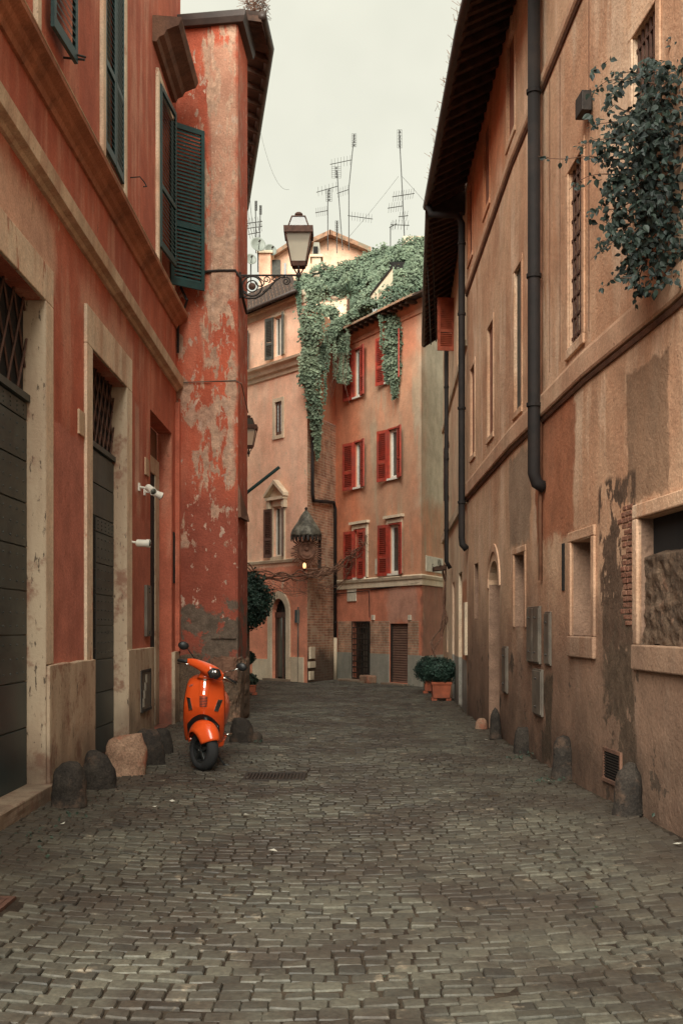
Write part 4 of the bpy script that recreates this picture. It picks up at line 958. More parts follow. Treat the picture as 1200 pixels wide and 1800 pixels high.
# arched door
zt = zc(492,1052); zs = zt-.42
arch_fill(WC, AD[0], AD[1], zs, zt, -.16, .003).obj('arch_head', M['peach'], cb)
m = MB(); cc = (AD[0]+AD[1])/2; ri = (AD[1]-AD[0])/2
for k in range(14):
    a0, a1 = pi*k/14, pi*(k+1)/14; P = lambda r, a, o: WC.p(cc-r*cos(a), o, zs+(r/ri)*.42*sin(a)*(1 if r == ri else 1.0))
    m.hexa([P(ri,a0,0),P(ri,a1,0),P(ri,a1,.05),P(ri,a0,.05),P(ri+.17,a0,0),P(ri+.17,a1,0),P(ri+.17,a1,.05),P(ri+.17,a0,.05)])
m.wbox(WC, AD[0]-.17, AD[0], 0, .05, 0, zs); m.wbox(WC, AD[1], AD[1]+.17, 0, .05, 0, zs); m.obj('arch_surround', M['cream'], cb)
m = MB(); m.wbox(WC, AD[0], AD[1], -.16, -.14, 0, zt); dd = m.obj('door', M['void'], cb)
m = MB(); m.wbox(WC, AD[0], AD[1], -.139, -.09, zs-.1, zs+.05); m.wbox(WC, AD[0], AD[0]+.08, -.139, -.10, 0, zs-.1); m.wbox(WC, cc-.02, cc+.05, -.139, -.10, 0, zs-.1); m.wbox(WC, AD[1]-.08, AD[1], -.139, -.10, 0, zs-.1); m.obj('door_frame', M['brownshutter'], dd)
for k in range(9): a = pi*(k+.5)/9; m = MB(); m.tube([WC.p(cc,-.11,zs+.05), WC.p(cc-ri*.95*cos(a),-.11,zs+.05+.38*sin(a))], .008, 4); m.obj('fan_bar', M['iron'], dd)
m = MB(); m.wbox(WC, AD[0]+.08, cc-.02, -.135, -.125, .1, zs-.1); m.wbox(WC, cc+.05, AD[1]-.08, -.135, -.125, .1, zs-.1); m.obj('pane', M['glass'], dd)
m = MB(); m.wbox(WC, c(445), AD[0]-.175, .0, .03, 0, zc(460,1158)); m.obj('dado', M['cream'], cb); m = MB(); m.wbox(WC, AD[1]+.175, sb-.15, .0, .03, 0, zc(520,1155)); m.obj('dado', M['cream'], cb)
m = MB(); m.wbox(WC, AD[0]-.2, AD[1]+.2, 0, .2, -.02, .06); m.obj('door_step', M['travertine'], cb)

# ---------------- brick tower
D0, D1, D2 = (-.16, 32.), (1.96, 28.), (2.95, 30.6)
WT = Path([C0, D0]); WT2 = Path([C0, D0])
bt = root('brick_tower', (-.5, 31, 0), 'narrow bare brick wall with a shrine between the peach and red buildings', 'building')
n_sign = WT.frame(0)[2]
zb_ = CH+(HY-735)*30.8/FP
m = wall_mesh(WT, -.1, zb_, [], caps=False); m.obj('wall', M['brick'], bt)
m = wall_mesh(WT, zb_+.002, 10.0, [], caps=False); m.add([(*C0,10.0),(*D0,10.0),(-1.2,33.6,10.0),(-3.2,33.4,10.0)], [(0,1,2,3)]); m.obj('upper_wall', M['end_wall'], bt)
for (x0, x1, y0, y1) in ((543,551,1137,1158),(541,552,1163,1174),(542,549,1180,1195)):
    a = WT.sp(x0); b = WT.sp(x1); q = MB(); q.wbox(WT, a, b, -.02, .05, WT.zp(546,y1), WT.zp(546,y0)); q.obj('stone_block', M['cream'], bt, bevel=.01)
s_ = WT.sp(545); s2 = WT.sp(585)
P = lambda s, z: WT.p(s, .07, z)
downpipe([P(s_, WT.zp(545,640)), P(s_, WT.zp(545,868)), P(s_+.08, WT.zp(545,880)), P(s2-.12, WT.zp(585,884)), P(s2, WT.zp(585,895)), P(s2, WT.zp(585,1120))], .045, M['pipe'], 'brown downpipe with a sideways jog on the brick wall', [P(s2, z) for z in (1.6, 2.6)])
downpipe([P(s2, WT.zp(585,1121)), P(s2, 0.)], .05, M['cream'], 'pale lower length of downpipe at the foot of the brick wall')

# ================================================================== RED END BUILDING
WD = Path([D0, D1, D2])
db = root('red_shutter_building', (1., 30, 0), 'four storey orange red building with red shutters closing the street', 'building')
def c(px): return WD.sp(px, 0)
def zd(px, py): return WD.zp(px, py, 0)
wins = [ # left leaf px, opening px, right leaf px, y top/bottom at opening centre, hood
    (609.5, 623, 635, 646.5, 614, 697, 0), (667, 679, 701, 709, 588, 668, 0), (609, 624, 636, 647, 777, 856, 0), (669.5, 684, 700, 712, 754, 840, 0),
    (610.5, 624, 643, 642, 932, 1015, 1), (670.5, 685, 703, 713, 922, 1008, 1)]
opsD = []
for (l0, a, b, r1, y0, y1, hd) in wins: opsD.append((c(a), c(b), zd((a+b)/2, y1), zd((a+b)/2, y0), .14, False))
g1 = (c(620.5), c(651.5), .08, zd(636,1093), .15, False); g2 = (c(684.5), c(717.5), .05, zd(700,1096), .10, False)
m = wall_mesh(WD, -.1, 9.5, opsD+[g1, g2], caps=False); m.add([(*D0,9.5),(*D1,9.5),(*D2,9.5),(2.95,33,9.5),(-.16,33,9.5)], [(0,1,2,3,4)])
for a, b in ((D2,(2.95,33)),((2.95,33),(-.16,33)),((-.16,33),D0)): m.quad((*a,-.1),(*b,-.1),(*b,9.5),(*a,9.5))
m.obj('wall', M['end_wall'], db)
for (l0, a, b, r1, y0, y1, hd), q in zip(wins, opsD):
    wn = bpy.data.objects.new('window', None); COL.objects.link(wn); wn.parent = db; ORG[wn.name] = ORG[db.name]
    mid_ = (q[0]+q[1])/2
    f = MB(); lo = q[0]+.04; hi = q[1]-.02
    for (x0, x1, z0, z1) in ((q[0],q[0]+.07,q[2],q[3]),(q[1]-.06,q[1],q[2],q[3]),(q[0]+.07,q[1]-.06,q[2],q[2]+.07),(q[0]+.07,q[1]-.06,q[3]-.07,q[3])): f.wbox(WD, x0, x1, -.09, -.05, z0, z1)
    f.obj('window_frame', M['white'], wn)
    f = MB(); f.quad(WD.p(q[0],-.08,q[2]),WD.p(q[1],-.08,q[2]),WD.p(q[1],-.08,q[3]),WD.p(q[0],-.08,q[3])); f.obj('pane', M['glass'], wn)
    f = MB()
    def fn(u, v): return WD.p(q[0]+(q[1]-q[0])*(.55+.45*u), -.10+.012*sin(u*20), q[2]+(q[3]-q[2])*v)
    f.grid(fn, 16, 1); 
    f = MB(); f.wbox(WD, q[0]-.03, q[1]+.03, -.02, .07, q[2]-.05, q[2]+.0); f.obj('sill', M['white'], wn)
    # red reveal lining
    f = MB(); f.wbox(WD, q[0]-.05, q[0]+.001, -.02, .03, q[2], q[3]); f.wbox(WD, q[1]-.001, q[1]+.05, -.02, .03, q[2], q[3]); f.wbox(WD, q[0]-.05, q[1]+.05, -.02, .03, q[3], q[3]+.04); f.obj('frame_lining', M['redshutter'], wn)
    wl_ = .46
    if hd and a == 624:
        shutter(wn, lp(WD, q[0]-.03, .05), lp(WD, q[0]-.48, .10), q[2]-.03, q[3]+.0, M['redshutter'], ns=22); shutter(wn, lp(WD, q[1]-.0, .05), lp(WD, q[1]-.28, .12), q[2]-.03, q[3], M['redshutter'], ns=22)
    else:
        sL = c(l0); sR = c(r1)
        shutter(wn, lp(WD, q[0]-.03, .05), lp(WD, sL, .12), q[2]-.05, q[3]+.02, M['redshutter'], ns=22); shutter(wn, lp(WD, q[1]+.02, .05), lp(WD, sR, .14), q[2]-.03, q[3]+.02, M['redshutter'], ns=22)
    if hd:
        f = MB(); frame4(f, WD, q[0]-.04, q[1]+.04, q[2], q[3]+.045, .09, .04, bottom=False, wt=.10); f.wbox(WD, q[0]-.2, q[1]+.2, 0, .10, q[3]+.17, q[3]+.24); f.obj('window_hood', M['cream'], wn)
# string course, dado, brick patches
m = MB(); moulding(m, WD, .0, WD.L[-1], [(0,0),(.05,.01),(.05,.14),(.08,.17),(.10,.24),(0,.28)], zd(665,1033), zd(665,1033)); m.obj('string_course', M['cream'], db)
zdd = zd(665,1149); z_b = zd(665,1092)
for a, b in ((c(590.5), c(620.3)), (c(651.7), c(684.3)), (c(717.7), WD.L[1]-.002)): m = MB(); m.wbox(WD, a, b, .001, .03, -.02, zdd); m.obj('dado', M['greydado'], db)
m = MB(); m.wbox(WD, WD.L[1], WD.L[2]-.02, .001, .03, -.02, zdd-.02); m.obj('side_dado', M['greydado'], db)
for a, b in ((c(595), c(620.3)), (c(651.7), c(684.3)), (c(717.7), c(736))): m = MB(); m.wbox(WD, a, b, -.001, .02, zdd, z_b-.0); m.obj('exposed_brick', M['brick2'], db)
# grille window
gr = root('door_grille', WD.p((g1[0]+g1[1])/2, 0, 0), 'tall black iron grille over the glazed doorway of the red building', 'grille')
m = MB(); m.wbox(WD, g1[0], g1[1], -.15, -.12, g1[2], g1[3]); m.obj('glazed_door', M['glass'], db)
m = MB(); m.wbox(WD, g1[0]+.35, g1[1]-.35, -.119, -.10, g1[2], g1[3]-.3); m.obj('inner_leaf', M['metal_box'], db)
for k in range(9): s_ = g1[0]+(g1[1]-g1[0])*k/8; m = MB(); m.tube([WD.p(s_,.03,g1[2]), WD.p(s_,.03,g1[3])], .012, 4); m.obj('bar', M['iron'], gr)
for k in range(11): z = g1[2]+(g1[3]-g1[2])*k/10; m = MB(); m.wbox(WD, g1[0], g1[1], .02, .045, z-.015, z+.015); m.obj('bar', M['iron'], gr)
# roller shutter
rs = root('roller_shutter', WD.p((g2[0]+g2[1])/2, -.2, 0), 'closed brown roller shutter in the red building', 'roller shutter')
for k in range(24):
    z = .05+(g2[3]-.05)*k/24; h = (g2[3]-.05)/24; m = MB()
    m.hexa([WD.p(g2[0]+.06,-.09,z),WD.p(g2[1],-.09,z),WD.p(g2[1],-.06,z+.01),WD.p(g2[0]+.06,-.06,z+.01),WD.p(g2[0]+.06,-.09,z+h*.92),WD.p(g2[1],-.09,z+h*.92),WD.p(g2[1],-.07,z+h*.85),WD.p(g2[0]+.06,-.07,z+h*.85)]); m.obj('slat', M['roller'], rs)
m = MB(); m.wbox(WD, g2[0]+.001, g2[0]+.06, -.099, -.02, 0, g2[3]-.001); m.obj('side_post', M['iron'], rs)
m = MB(); m.wbox(WD, g1[0]-.3, g1[1]+.25, .0, .35, -.03, .05); m.obj('step', M['travertine'], db, bevel=.02)
m = MB(); m.wbox(WD, g1[1]-.05, g1[1]+.42, .05, .34, -.02, .20); single(m, 'stone_block', M['pinkstone'], WD.p(g1[1],.2,0), 'loose tan stone block by the grille doorway step', 'stone block', bevel=.04)
m = MB(); m.wbox(WD, g2[0]-.1, g2[1]+.1, .0, .22, -.03, .04); m.obj('threshold', M['travertine'], db, bevel=.01)
for (x0, x1, y0, y1, lb_) in ((611.5,626.5,1031,1057,'white marble plaque under the string course of the red building'), (660.5,668,982,1009,'slim pale plaque between the two lowest shuttered windows')):
    wall_box('plaque', WD, c(x0), c(x1), .03, zd((x0+x1)/2,y1), zd((x0+x1)/2,y0), M['plaque'], lb_, 'plaque')
for px, w_ in ((655,4),(719,4)): wall_box('junction_box', WD, c(px), c(px+w_), .05, zd(px,1090), zd(px,1081), M['plaque'], 'small white junction box above the exposed brick %s' % ('left of the roller shutter' if px == 655 else 'right of the roller shutter'), 'junction box')
m = MB(); m.tube([WD.p(c(592),.03,zd(592,1044)), WD.p(c(650),.03,zd(650,1038)), WD.p(c(651),.03,zd(651,1085))], .012, 4); m.tube([WD.p(c(652),.03,zd(652,1037)), WD.p(WD.L[1]-.02,.04,zd(740,1024))], .014, 4); m.obj('cable', M['pipe'], db)
# street name sign
def sW(px): return WD.sp(px, 1)
def zs_(px, py): return WD.zp(px, py, 1)
s0, s1 = sW(747), sW(747)+1.75
z0, z1 = zs_(760,1006), zs_(760,979)
sgn = root('street_name_sign', WD.p((s0+s1)/2, 0, z0), 'pale marble street name sign reading VIA on the red building corner', 'street sign')
m = MB(); m.hexa([WD.p(s0,0,z0,1),WD.p(s1,0,z0,1),WD.p(s1,.035,z0,1),WD.p(s0,.035,z0,1),WD.p(s0,0,z1,1),WD.p(s1,0,z1,1),WD.p(s1,.035,z1,1),WD.p(s0,.035,z1,1)]); pl = m.obj('slab', M['plaque'], sgn, bevel=.006)
def text(body, size, loc, xdir, ndir, mat, parent, name='lettering', ext_=.002, shear=0):
    cu = bpy.data.curves.new(name, 'FONT'); cu.body = body; cu.size = size; cu.extrude = ext_; cu.shear = shear; cu.materials.append(mat); cu.align_x = 'CENTER'; cu.align_y = 'CENTER'
    tmp = bpy.data.objects.new('tmp', cu); me = bpy.data.meshes.new_from_object(tmp); bpy.data.objects.remove(tmp)
    if not me.materials: me.materials.append(mat)
    ob = bpy.data.objects.new(name, me); COL.objects.link(ob); ob.parent = parent
    x = Vector(xdir).normalized(); zz_ = Vector(ndir).normalized(); y = zz_.cross(x); mt = Matrix((x, y, zz_)).transposed().to_4x4(); mt.translation = Vector(loc)-ORG.get(parent.name, V(0,0,0)); ob.matrix_local = mt; return ob
pp, dd_, nn_ = WD.frame(s0+.1, 1)
L3 = lambda s, z: WD.p(s, .039, z, 1)
for body, s_, z in (('VIA', sW(769.5), z1-.13), ('S', sW(757.5), z0+.12)): text(body, .24, L3(s_, z), (dd_.x, dd_.y, 0), (nn_.x, nn_.y, 0), M['iron'], sgn)
# top cornice and roof
m = MB(); moulding(m, WD, .0, WD.L[-1], [(0,0),(.04,.02),(.06,.12),(.14,.2),(.18,.3),(0,.3)], 9.18, 9.18); m.obj('roof_cornice', M['end_wall'], db)
m = MB(); moulding(m, WD, .0, WD.L[-1], [(0,0),(.45,-.08),(.45,-.03),(0,.06)], 9.55, 9.55); m.obj('eave', M['wood'], db)
for k in range(16):
    s_ = .1+k*.29
    if s_ > WD.L[1]: break
    m = MB(); m.wbox(WD, s_, s_+.08, .18, .42, 9.40, 9.47); m.obj('rafter', M['wood2'], db)
e0, e1 = WD.p(0,.5,9.52), WD.p(WD.L[1]+.3,.5,9.52,0); h0, h1 = WD.p(0,-1.2,10.1), WD.p(WD.L[1]+.3,-1.2,10.1,0)
m = MB(); m.hexa([e0-V(0,0,.05),e1-V(0,0,.05),h1-V(0,0,.05),h0-V(0,0,.05),e0,e1,h1,h0]); m.obj('roof', M['tile'], db)
tile_field(db, e0, e1, h0, h1, 27, 4)

# ================================================================== roof terrace behind, ivy
tb = root('roof_terrace', (1., 34, 9.5), 'roof terrace walls behind the red building, overgrown with ivy', 'roof terrace')
m = MB(); a, b = at(640,556,31.4), at(690,500,30.2); m.hexa([a,b,b+V(0,.2,0),a+V(0,.2,0),a+V(0,0,.35),b+V(0,0,.45),b+V(0,.2,.45),a+V(0,.2,.35)]); m.obj('parapet', M['cream'], tb)
m = MB(); a2, b2 = a+V(0,-.06,.35), b+V(0,-.06,.45); m.hexa([a2,b2,b2+V(0,.3,0),a2+V(0,.3,0),a2+V(0,0,.06),b2+V(0,0,.06),b2+V(0,.3,.06),a2+V(0,.3,.06)]); m.obj('coping', M['pipe'], tb)
m = MB(); m.hexa([at(674,482,33.75),at(720,478,33.75),at(720,478,34.4),at(674,482,34.4),at(676,461,33.75),at(720,460,33.75),at(720,460,34.4),at(676,461,34.4)]); m.obj('pergola_opening', M['void'], tb)
def leafgeo(mb, p, nrm, sz, tint):
    nrm = Vector(nrm)+V(*(random.gauss(0,.45) for _ in range(3))); nrm.normalize(); t_ = nrm.cross(V(random.gauss(0,1),random.gauss(0,1),random.gauss(0,1))).normalized(); b_ = nrm.cross(t_)
    mb.add([p-t_*sz*.5, p+b_*sz*.38+nrm*sz*.12, p+t_*sz*.6, p-b_*sz*.38+nrm*sz*.12], [(0,1,2),(0,2,3)], tint)
def ivy_surface(fn, nu, nv, per, sz, mb, nrm=(0,-1,.5), dens=None, lump=.25):
    for _ in range(int(nu*nv*per)):
        u, v = random.random(), random.random()
        if dens and random.random() > dens(u, v): continue
        p = fn(u, v); l = noise.noise(p*1.6)*.6+noise.noise(p*4.2)*.4
        p = p+Vector(nrm).normalized()*(l*lump+random.uniform(-.06,.08))+V(random.gauss(0,.03),random.gauss(0,.03),random.gauss(0,.03))
        leafgeo(mb, p, nrm, sz*random.uniform(.7,1.3), min(1, max(0, .5+l*.9+random.uniform(-.25,.25))))
iv = MB()
# upper bank: from the left gable up to the right ridge; lower edge follows the roofs
def topy(px): 
    P = [(520,488),(560,478),(600,468),(640,452),(680,436),(720,426),(755,420)]
    for (a, b), (c_, d) in zip(P, P[1:]):
        if px <= c_: return b+(d-b)*(px-a)/(c_-a)
    return 420
def boty(px):
    P = [(520,545),(560,560),(600,565),(640,530),(680,506),(720,505),(755,505)]
    for (a, b), (c_, d) in zip(P, P[1:]):
        if px <= c_: return b+(d-b)*(px-a)/(c_-a)
    return 505
def bank(u, v):
    px = 522+233*u; y = boty(px)+(topy(px)-boty(px))*v; Y = 31.6-1.6*u+v*5.5
    return at(px, y, Y)
def dbank(u, v):
    p = noise.noise(V(u*7, v*4, 2.)); px = 522+233*u; y = boty(px)+(topy(px)-boty(px))*v
    if 682 < px < 712 and 458 < y < 473: return .0
    if 640 < px < 690 and y > 560-(px-640)*1.1-32 : return .1
    return 1. if p > -.34+ (.75 if px < 612 and v < .58 else 0) else .04
ivy_surface(bank, 1, 1, 26000, .085, iv, (0,-.8,.6), dbank, lump=.55)
iv.obj('ivy', M['ivy'], None, kind='stuff', recalc=False); bpy.data.objects['ivy']['label'] = 'dense grey green ivy blanketing the roof terrace'; bpy.data.objects['ivy']['category'] = 'ivy'
def lumpy(p): return Vector((0,-.8,.6))*(noise.noise(p*1.6)*.6+noise.noise(p*4.2)*.4)*.45
def fn(u, v): return bank(u, v)+V(0,.35,-.22)
m = MB(); m.grid(fn, 40, 20); m.add([bank(0,0)+V(0,.35,-.22), bank(0,1)+V(0,.35,-.22), bank(0,1)+V(0,1,-4), bank(0,0)+V(0,1,-3)], [(0,1,2,3)])
m.obj('terrace_wall', M['peach'], tb, smooth=False)
bd = MB()
NU, NV = 70, 34
for i in range(NU):
    for j in range(NV):
        if dbank((i+.5)/NU, (j+.5)/NV) < .5: continue
        q = [bank(a/NU, b/NV) for a, b in ((i,j),(i+1,j),(i+1,j+1),(i,j+1))]; bd.quad(*[p+lumpy(p)+V(0,.10,-.07) for p in q])
bd.obj('planting_bed', M['darkbush'], tb, smooth=True, merge=True)
# hanging strands
def strand(pts, w0, w1, n, label, sz=.08, depth=.12):
    """pts: picture points with depth, top first"""
    P = [at(*q) for q in pts]; m = MB(); r = root('hanging_ivy', P[0], label, 'ivy', 'ivy strands hanging from the roofs')
    st = MB(); st.tube([p+V(.0,.05,0) for p in P], .012, 4); st.obj('stem', M['stem'], r)
    L = len(P)-1
    for _ in range(n):
        t = random.random()**.85*L; k = min(L-1, int(t)); f = t-k; p = P[k].lerp(P[k+1], f); q = t/L
        w_ = (w0+(w1-w0)*q)*(1+.9*noise.noise(p*2.6)); a = random.uniform(0, 2*pi); rr = w_*sqrt(random.random())*(1.35 if random.random() < .2 else 1)
        d = V(cos(a)*rr, -abs(sin(a))*rr*.6-.0, 0); leafgeo(m, p+d+V(0,0,random.gauss(0,.04)), (cos(a)*.6,-1,.4), sz*random.uniform(.7,1.3), min(1,max(0,.45+noise.noise(p*5)*.7+random.uniform(-.25,.3))))
    m.obj('leaves', M['ivy'], r, kind='stuff', recalc=False); return r
strand([(523,492,30.0),(524,520,29.95),(527,548,29.9)], .09, .03, 350, 'short ivy strand beside the lantern over the peach cornice')
strand([(552,500,29.8),(548,560,29.8),(546,600,29.75),(541,640,29.7),(540,676,29.7)], .27, .17, 3400, 'broad ivy curtain down the corner of the peach building')
strand([(545,640,29.75),(549,690,29.75),(555,735,29.8),(558,772,29.9),(558,803,30.)], .26, .04, 1900, 'longest ivy strand tapering to a point over the brick wall')
strand([(632,548,30.4),(605,562,30.7),(585,580,30.6),(570,610,30.3),(558,655,30.)], .18, .14, 2200, 'ivy swag sweeping from the red roof to the brick corner')
strand([(600,565,30.8),(602,610,30.8),(604,640,30.8),(604,672,30.8)], .22, .13, 1700, 'stubby ivy strand hanging left of the top left red window')
strand([(655,530,29.6),(640,545,29.9),(620,562,30.2)], .25, .22, 1500, 'ivy running along the tiled eave of the red building')
strand([(700,500,29.4),(688,540,29.2),(690,560,29.1)], .35, .26, 1700, 'thick ivy clump spilling over the tiled eave')
strand([(694,550,28.9),(694,600,28.85),(694,650,28.85),(693,698,28.85)], .20, .06, 1300, 'long ivy strand in front of the top right red window')
strand([(679,560,29.2),(679,610,29.1),(679,640,29.1),(680,672,29.1)], .13, .05, 500, 'thinner ivy strand left of the long one on the top right window')
tw = MB()
for k in range(9):
    x = 575+k*4.5; a = at(x, 620, 30.3); tw.tube([a, a+V(random.gauss(0,.05),0,-.5), a+V(random.gauss(0,.12),0,-random.uniform(.7,1.4))], .006, 3)
single(tw, 'dry_stems', M['twig'], at(590,600,30.6), 'bare brown stems dangling below the ivy swag', 'stems', kind='stuff')
for k, (x, y, L_) in enumerate(((531,560,70),(560,600,95),(575,590,60),(586,585,80),(610,560,60),(704,545,90),(668,545,60),(570,640,70))):
    strand([(x,y,29.9+(.6 if 575 < x < 650 else -.9 if x > 650 else 0)),(x+2,y+L_*.5,29.85+(.6 if 575 < x < 650 else -.9 if x > 650 else 0)),(x+1,y+L_,29.85+(.6 if 575 < x < 650 else -.9 if x > 650 else 0))], .07, .02, 160, ('fine trailing ivy tendril %s' % ('by the short strand above the cornice','crossing the brick corner','in the shade of the swag','left of the top left red window','at the upper left end of the tiled eave','right of the longest window strand','left of the thick eave clump','low beside the longest strand')[k]), .06)
# yucca
yr = root('yucca', at(612,560,30.9), 'spiky yucca growing out of the ivy on the roof', 'plant')
m = MB(); m.tube([at(612,562,30.9), at(612,525,30.9)], [.05,.035], 8); m.obj('trunk', M['stem'], yr)
c0 = at(612,515,30.9)
for k in range(46):
    a = 2*pi*random.random(); el = random.uniform(-.5, 1.3); L = random.uniform(.3,.5); d = V(cos(a)*cos(el), sin(a)*cos(el), sin(el)); sd = d.cross(V(0,0,1)).normalized()*.018
    m = MB(); m.add([c0-sd, c0+sd, c0+d*L*.6+sd*.8, c0+d*L+V(0,0,-.03), c0+d*L*.6-sd*.8], [(0,1,2,3,4)]); m.obj('leaf', M['ivy'], yr, recalc=False, solid=.004)
# top right ridge block
m = MB(); a = at(735,422,37); m.box(a.x-.5, a.x+.4, 36.9, 37.6, a.z-.6, a.z+.1); m.obj('chimney_stump', M['cream'], tb)

# ================================================================== far roofs, chimneys, dishes, antennas
fh = root('gabled_house', at(600,470,46), 'distant peach gabled house rising behind the ivy terrace', 'building')
Y = 46
m = MB(); pts = [(505,500),(505,448),(580,415),(645,440),(655,500)]
m.add([at(x,y,Y) for x,y in pts]+[at(x,y,Y)+V(0,7,0) for x,y in pts], [(0,1,2,3,4),(9,8,7,6,5)]+[(i,(i+1)%5,(i+1)%5+5,i+5) for i in range(5)]); m.obj('wall', M['peach'], fh)
m = MB()
for (a, b) in (((498,449),(581,411)), ((579,411),(652,442))):
    A, B = at(*a,Y-.5), at(*b,Y-.5); m.hexa([A,B,B+V(0,8,0),A+V(0,8,0),A+V(0,0,.18),B+V(0,0,.18),B+V(0,8,.18),A+V(0,8,.18)])
m.obj('roof', M['tile'], fh)
def chimney(px0, px1, y0, y1, Y, label, mat='peach', cap=True):
    a, b = at(px0, y1, Y), at(px1, y0, Y); r = root('chimney', V((a.x+b.x)/2, Y+.3, a.z), label, 'chimney'); m = MB(); m.box(a.x, b.x, Y, Y+.6, a.z, b.z); m.obj('stack', M[mat], r, bevel=.02)
    m = MB(); m.box(a.x-.06, b.x+.06, Y-.06, Y+.66, b.z, b.z+.08); m.obj('cap', M['cream'], r); return r, a, b
r, a, b = chimney(548, 564, 452, 510, 37, 'pale square chimney with an arched smoke opening right of the lantern', 'cream')
m = MB(); m.box(a.x+.05, b.x-.1, 36.97, 37.0, b.z+.12, b.z+.34); m.obj('smoke_opening', M['void'], r)
m = MB(); m.hexa([V(a.x,37,b.z+.08),V(b.x,37,b.z+.08),V(b.x,37.6,b.z+.08),V(a.x,37.6,b.z+.08),V(a.x+.06,37.05,b.z+.5),V(b.x-.06,37.05,b.z+.5),V(b.x-.06,37.55,b.z+.5),V(a.x+.06,37.55,b.z+.5)]); m.obj('hood', M['greydado'], r)
chimney(455, 476, 445, 520, 36.5, 'salmon chimney stack carrying the satellite dishes')
lh = root('small_roof_house', at(500,480,38), 'small peach attic house with a sloping tiled roof left of the lantern', 'building')
m = MB(); pts = [(470,540),(470,458),(512,430),(560,455),(560,540)]; Y = 38
m.add([at(x,y,Y) for x,y in pts]+[at(x,y,Y)+V(0,4,0) for x,y in pts], [(0,1,2,3,4),(9,8,7,6,5)]+[(i,(i+1)%5,(i+1)%5+5,i+5) for i in range(5)]); m.obj('wall', M['peach'], lh)
m = MB(); A, B = at(465,460,37.7), at(514,428,37.7); m.hexa([A,B,B+V(0,4.4,0),A+V(0,4.4,0),A+V(0,0,.14),B+V(0,0,.14),B+V(0,4.4,.14),A+V(0,4.4,.14)]); m.obj('roof', M['tile'], lh)
m = MB(); A, B = at(473,486,37.95), at(493,457,37.95); m.box(A.x, B.x, 37.93, 37.98, A.z, B.z); m.obj('shutter', M['greyshutter'], lh)
m = MB(); A, B = at(499,486,37.95), at(503,462,37.95); m.box(A.x, B.x, 37.95, 37.98, A.z, B.z); m.obj('narrow_window', M['glass'], lh)
def dish(px, py, rad, Y, label, yaw=.35):
    c_ = at(px, py, Y); r = root('satellite_dish', c_, label, 'satellite dish', 'satellite dishes on the chimney'); R_ = rad*Y/FP; ax = V(sin(yaw), -cos(yaw), .25).normalized()
    m = MB(); m.lathe([(.002,-R_*.28)]+[(R_*k/6, -R_*.28*(1-(k/6)**2)) for k in range(1,7)], c_, axis=ax, n=24, cap=False); m.obj('bowl', M['dish'], r, smooth=True, solid=.015)
    m = MB(); f = c_+ax*R_*.7; m.tube([c_-V(0,0,R_*.9), f], .012, 5); m.tube([f-V(.02,0,.02), f+ax*.06], .03, 6); m.obj('feed_arm', M['iron'], r)
    m = MB(); b_ = c_-ax*R_*.28; m.tube([b_, b_+V(0,.15,0), b_+V(0,.15,-.8)], .02, 6); m.obj('mount', M['iron'], r)
dish(454, 429, 13.5, 36., 'large satellite dish at the upper left of the chimney'); dish(476, 439, 11, 36.6, 'satellite dish half hidden behind the salmon chimney top', .5); dish(441, 455, 10, 36., 'smallest and lowest satellite dish beside the red wall')
def antenna(Y, mast, els, label, r=.018):
    P = [at(x, y, Y) for x, y in mast]; ro = root('antenna', P[0], label, 'tv antenna', 'television antennas on the roofs')
    m = MB(); m.tube(P, r, 5); m.obj('mast', M['antenna'], ro)
    for e in els:
        if e[0] == 'boom':       # boom with crossing rods
            a, b = at(e[1], e[2], Y), at(e[3], e[4], Y); m = MB(); m.tube([a, b], .014, 4); bo = m.obj('boom', M['antenna'], ro); n_ = e[5]
            m = MB()
            for k in range(n_): q = a.lerp(b, (k+.5)/n_); m.tube([q-V(0,.45,.0), q+V(0,.45,.0)], .006, 3)
            m.obj('rods', M['antenna'], bo, kind='stuff')
        if e[0] == 'panel':
            x, y0, y1, w_ = e[1:]; m = MB()
            for xx in (-w_, -w_*.3, w_*.4, w_): m.tube([at(x+xx, y0, Y), at(x+xx, y1, Y)], .006, 3)
            for k in range(7): yy = y0+(y1-y0)*k/6; m.tube([at(x-w_, yy, Y), at(x+w_, yy, Y)], .006, 3)
            m.obj('reflector', M['antenna'], ro)
            m = MB()
            for k in range(4): yy = y0+(y1-y0)*(k+.5)/4; m.lathe([(.03,-.03),(.03,.03)], at(x, yy, Y-.1), n=6)
            m.obj('dipole', M['antenna'], ro)
antenna(42, [(613,440),(613,330),(622,238)], [('boom',580,289,618,281,7),('boom',611,379,655,385,9),('panel',622,235,258,4)], 'tallest antenna mast left of centre with a panel on top')
antenna(42, [(602,440),(592,300)], [('boom',556,338,594,327,6),('panel',591,293,313,8),('boom',592,340,613,333,5)], 'leaning antenna with a square mesh reflector')
antenna(41, [(576,440),(576,335)], [('boom',554,374,576,370,6),('panel',578,332,354,5)], 'antenna with a dark panel left of the leaning one')
antenna(41, [(592,445),(592,388)], [('panel',592,388,412,3)], 'short ladder shaped antenna between the tall masts')
antenna(38, [(711,430),(707,340),(701,228)], [('panel',702,228,260,4),('boom',689,346,728,340,9),('boom',681,366,707,362,6),('boom',700,381,717,379,4),('boom',686,395,719,396,6)], 'tall right hand antenna with four booms above the ivy')
antenna(38, [(686,435),(686,398)], [('boom',684,400,697,393,3)], 'short antenna beside the tall right hand one')
antenna(36.5, [(450,445),(449,355)], [('boom',425,394,461,389,8),('boom',425,403,461,398,8),('panel',450,353,370,2)], 'twin boom antenna above the largest satellite dish')
antenna(36.5, [(455,440),(458,362)], [('boom',436,412,458,408,5),('panel',458,361,377,2)], 'second slender antenna behind the satellite dishes')
m = MB()
